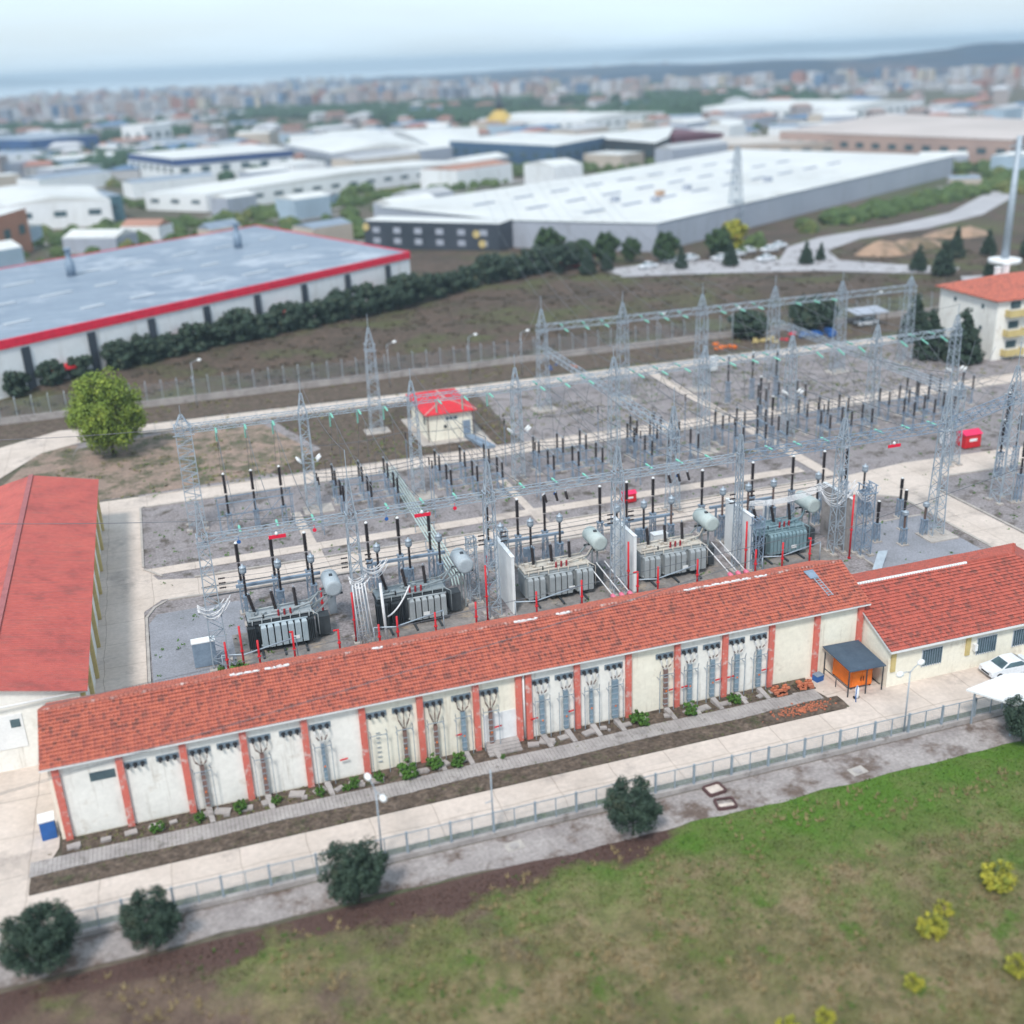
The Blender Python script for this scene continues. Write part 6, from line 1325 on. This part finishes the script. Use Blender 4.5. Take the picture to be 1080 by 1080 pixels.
# far access road
c2 = MB(); c2.sheet([(108,250),(122,246),(152,234),(166,222),(176,216),(182,221),(172,232),(164,244),(170,258),(188,270),(215,276),(245,290),(285,322),(322,352),(314,356),(276,328),(240,299),(210,286),(180,278),(164,268),(152,252),(128,264),(108,262)],.16)
c2.sheet([(175,212),(215,200),(290,215),(290,206),(215,190),(170,205)],.17)
struct('far_road', c2, mat('grey_asphalt_road',(.40,.39,.41),(.34,.33,.35),.06,.9,0,0,.06,1))
e2 = MB(); rnd = random.Random(77)
bank = thing('earth_bank', (182,250,0), 'bare pale orange earth bank beside the far road bend', 'bank', world=True)
for (cx,cy,rx,ry,h) in ((180,247,8,5,3.2),(192,252,9,5,2.6),(214,262,10,6,2.4)):
    n=18; k=5; o=len(e2.v)
    for i in range(k+1):
        for j in range(n):
            a = 2*math.pi*j/n; rr=(1-i/k); z=h*(1-rr**2)*(.8+.4*noise.noise(Vector((cx+rx*rr*math.cos(a),cy+ry*rr*math.sin(a),0))*.3)); e2.v.append((cx+rx*rr*math.cos(a)*(1+.15*math.sin(3*a)),cy+ry*rr*math.sin(a),.05+z))
    for i in range(k):
        for j in range(n): e2.f.append((o+i*n+j,o+i*n+(j+1)%n,o+(i+1)*n+(j+1)%n,o+(i+1)*n+j)); e2.m.append(0); e2.sm.append(True)
e2.build('mound', mat('orange_earth',(.36,.24,.17),(.22,.16,.12),.15,.95,0,0,.2,2,(.14,.11,.07),.12,.55), bank)

# ================================================================= TOWN, WOODS, HILLS
def hz_(x,y):
    z = 0
    for cx,cy,rx,ry,h in ((1130,1680,300,240,22),(1330,1560,280,240,19),(1600,1400,330,300,27),(950,1830,200,200,12),(800,2000,220,160,11),(1000,2550,380,240,22),(1350,2300,380,260,26),(620,3000,300,180,19),(330,3150,200,130,10),(1200,3600,500,300,20)):
        z += h*math.exp(-((x-cx)/rx)**2-((y-cy)/ry)**2)
    return z*(1+.45*noise.noise(Vector((x*.0028,y*.0028,0)))+.25*noise.noise(Vector((x*.009,y*.009,2))))-3
TW = [mat('town_%d' % i, c, None, .05, .8) for i,c in enumerate(((.42,.42,.44),(.36,.32,.32),(.32,.24,.22),(.50,.51,.54),(.20,.23,.29),(.34,.17,.14),(.12,.20,.32),(.42,.38,.32)))]
rnd = random.Random(99)
F_ = 1177.67
def view_pt(d, u):      # world point at ground distance d along image column u (-.55..0.55)
    ang = YAW+math.atan(u); return d*math.sin(ang), d*math.cos(ang)
def blocked(x,y):
    return (y < 640 and x < 260) or (y < 620)
protos = []
def house_mesh(i):
    w_, d_, h_ = ((14,11,7),(18,12,10),(12,12,13),(26,16,7),(20,14,9),(34,20,8))[i]
    m_ = MB(); m_.prism([(-w_/2,-d_/2),(w_/2,-d_/2),(w_/2,d_/2),(-w_/2,d_/2)],0,h_); m_.mi = 1
    r_ = 2.2; m_.add([(-w_/2-.5,-d_/2-.5,h_),(w_/2+.5,-d_/2-.5,h_),(w_/2+.5,d_/2+.5,h_),(-w_/2-.5,d_/2+.5,h_),(-w_/2+2,0,h_+r_),(w_/2-2,0,h_+r_)],[(0,1,5,4),(2,3,4,5),(1,2,5),(3,0,4),(3,2,1,0)])
    m_.mi = 2
    for fl in range(int(h_/3)):
        for k in range(int(w_/4)): x = -w_/2+2+k*4; m_.box(x-.7,x+.7,-d_/2-.06,-d_/2-.0,1+fl*3,2.4+fl*3)
    return m_
H_m = []
for i in range(6):
    for v in range(2):
        m_ = house_mesh(i); o = m_.build('town_house', [TW[(i*3+v*5) % 5 if v else (0,3,1,7,3,0)[i]], TW[(5,3,2,5,3,6)[(i+v*2)%6]], M['glass']]); H_m.append(o)
cnt = 0; usedp = set()
while cnt < 288:
    d = 640+(rnd.random()**1.3)*900; u = rnd.uniform(-.5,.52); x,y = view_pt(d,u)
    if blocked(x,y) or hz_(x,y) > .8: continue
    k = rnd.randrange(len(H_m)); o = H_m[k] if k not in usedp else H_m[k].copy()
    if k in usedp: COL.objects.link(o)
    usedp.add(k); o.location = (x,y,0); o.rotation_euler = (0,0,rnd.choice((.3,.55,1.2,-.2))+rnd.uniform(-.1,.1)); s = rnd.uniform(.6,1.1); o.scale = (s,s,s*rnd.uniform(.7,1.0)); cnt += 1
    tag(o,'%s pitched roof house in the distant town' % (('small','long low','tall square','wide low','broad','long wide')[k//2]+(' pale',' tinted')[k%2]),'building','houses of the distant town')
for i,o in enumerate(H_m):
    if i not in usedp: bpy.data.objects.remove(o)
mb = MB()
def inland(x,y): return y < 3250+ (250 if x < -200 else 0)
k = 0
while k < 17000:
    d = 1400+(rnd.random()**1.15)*2900; u = rnd.uniform(-.52,.55); x,y = view_pt(d,u)
    if x > 300 and y > 3900 or hz_(x,y) > 1.5 or (d > 1700 and math.atan2(x,y) > R(25.5)): continue
    if x < 400 and not inland(x,y): continue
    if noise.noise(Vector((x*.0016,y*.0016,4))) < -.28: continue
    k += 1; s = rnd.uniform(5,12); h = rnd.choice((3,4,5,6,8,9)) if rnd.random() < .95 else 20; a = rnd.choice((.2,.6,1.1))+rnd.uniform(-.1,.1)
    mb.mi = rnd.choice((0,0,1,1,2,3,3,4,5,6,7)); mb.cbox((x,y,0),(s*rnd.uniform(.8,1.8),s,h),a)
one('distant_town', mb, TW, (500,2500,0), 'mass of tiny pale buildings filling the plain towards the coast', 'town', kind='stuff')
wd_ = mat('distant_wood_leaf',(.035,.075,.04),(.025,.055,.032),.02,.9,0,0,.3,.2)
def blob(mb,x,y,z,r,rnd):
    n=7; o=len(mb.v); 
    for i,(rr,zz) in enumerate(((1,0),(1.05,.45),(.75,.85),(.2,1.1))):
        for j in range(n): a=2*math.pi*j/n+i*.4; q=r*rr*rnd.uniform(.8,1.2); mb.v.append((x+q*math.cos(a),y+q*math.sin(a),z+r*zz*rnd.uniform(.85,1.15)))
    for i in range(3):
        for j in range(n): mb.f.append((o+i*n+j,o+i*n+(j+1)%n,o+(i+1)*n+(j+1)%n,o+(i+1)*n+j)); mb.m.append(0); mb.sm.append(False)
    mb.f.append(tuple(o+3*n+j for j in range(n))); mb.m.append(0); mb.sm.append(False)
mb = MB()
belt = [(100,1500),(160,1420),(260,1150),(330,950),(390,800)]
for a,b in zip(belt,belt[1:]):
    for k in range(330): t = rnd.random(); off_ = rnd.uniform(-45,45); blob(mb,a[0]+(b[0]-a[0])*t+off_*.8,a[1]+(b[1]-a[1])*t+off_*.6,0,rnd.uniform(5,9),rnd)
for (cx,cy,rx,ry,n) in ((470,960,60,90,260),(560,1050,90,70,200),(-110,1250,120,60,200),(-20,720,45,50,130),(40,650,20,60,70),(150,1800,300,60,300),(900,1700,200,60,250),(600,1500,140,60,200),(0,1000,160,25,160),(-150,900,60,60,140),(250,1350,160,40,200),(420,1300,120,50,160),(60,2300,500,60,260),(700,1250,160,50,200)):
    for k in range(n): blob(mb,cx+rnd.gauss(0,.5)*rx,cy+rnd.gauss(0,.5)*ry,0,rnd.uniform(4,9),rnd)
one('distant_wood', mb, wd_, (300,1100,0), 'dark green belts of wood across the distant plain', 'wood', kind='stuff')
# scattered green strips between the halls
mb = MB()
for (x0_,y0_,x1_,y1_,n,wd) in ((40,430,150,480,120,8),(200,300,330,360,200,5),(290,330,345,375,120,8),(-30,400,50,425,90,8),(60,380,110,350,60,6),(235,400,330,430,1,3),(150,560,200,510,60,10),(320,400,380,340,90,14)):
    for k in range(n): t = rnd.random(); blob(mb,x0_+(x1_-x0_)*t+rnd.uniform(-wd,wd),y0_+(y1_-y0_)*t+rnd.uniform(-wd,wd),0,rnd.uniform(1.5,3.4),rnd)
for k in range(2600):
    d_0 = 300+rnd.random()*650; an = YAW+math.atan(rnd.uniform(-.52,.54)); x,y = d_0*math.sin(an), d_0*math.cos(an)
    if noise.noise(Vector((x*.012,y*.012,9))) < -.06 or any(inpoly(x,y,B) for B in BIG) or any(math.hypot(x-q[0],y-q[1]) < q[2]*.5 for q in placed): continue
    if x < 100 and y < 330: continue
    blob(mb,x,y,0,rnd.uniform(1.3,3.6),rnd)
one('tree_belt', mb, mat('belt_leaf',(.075,.11,.035),(.05,.085,.03),.05,.9,0,0,.35,.5,(.14,.13,.04),.04,.6), (150,420,0), 'mixed green and yellowish bushes growing between the far halls', 'bushes', kind='stuff')
# hills at the coast
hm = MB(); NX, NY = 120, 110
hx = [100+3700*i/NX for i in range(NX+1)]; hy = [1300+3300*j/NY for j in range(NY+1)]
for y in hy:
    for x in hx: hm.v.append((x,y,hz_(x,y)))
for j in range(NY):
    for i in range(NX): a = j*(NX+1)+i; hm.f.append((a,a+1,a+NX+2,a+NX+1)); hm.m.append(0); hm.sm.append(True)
struct('hills', hm, mat('hill_scrub_haze_blue', (.022,.050,.095), (.034,.052,.080), .006, .95, 0, 0, .3, .05, (.15,.11,.12), .003, .64))  # blue of distant haze painted into the hill colour
mm = MB()
for (cx,cy,rx,h) in ((6500,10800,1050,74),(5400,11000,700,66),(7600,10600,1500,68),(-1500,11500,1200,66)):
    n = 26; o = len(mm.v)
    for i in range(7):
        for j in range(n): a = 2*math.pi*j/n; rr = 1-i/6; mm.v.append((cx+rx*rr*math.cos(a),cy+rx*.4*rr*math.sin(a),-2+h*(1-rr**2)*(1+.25*math.sin(5*a+i))))
    for i in range(6):
        for j in range(n): mm.f.append((o+i*n+j,o+i*n+(j+1)%n,o+(i+1)*n+(j+1)%n,o+(i+1)*n+j)); mm.m.append(0); mm.sm.append(True)
struct('far_mountains', mm, mat('far_mountain',(.10,.13,.13),None,.001,.9,0,0,.05,.01))

# ================================================================= HAZE
hzb = MB(); hzb.box(-14000,14000,-1000,13000,-3.5,78)
hm_ = bpy.data.materials.new('haze_air'); hm_.use_nodes = True; n = hm_.node_tree.nodes; n.remove(n['Principled BSDF'])
pv = n.new('ShaderNodeVolumePrincipled'); pv.inputs['Color'].default_value = (.68,.85,1,1); pv.inputs['Density'].default_value = .00021; pv.inputs['Anisotropy'].default_value = .1
hm_.node_tree.links.new(pv.outputs[0], n['Material Output'].inputs['Volume'])
hz = hzb.build('haze', hm_); hz['kind'] = 'stuff'; hz['label'] = 'pale even haze in the air over the whole plain'; hz['category'] = 'haze'
for o in bpy.data.objects:
    if '_w' in o: del o['_w']
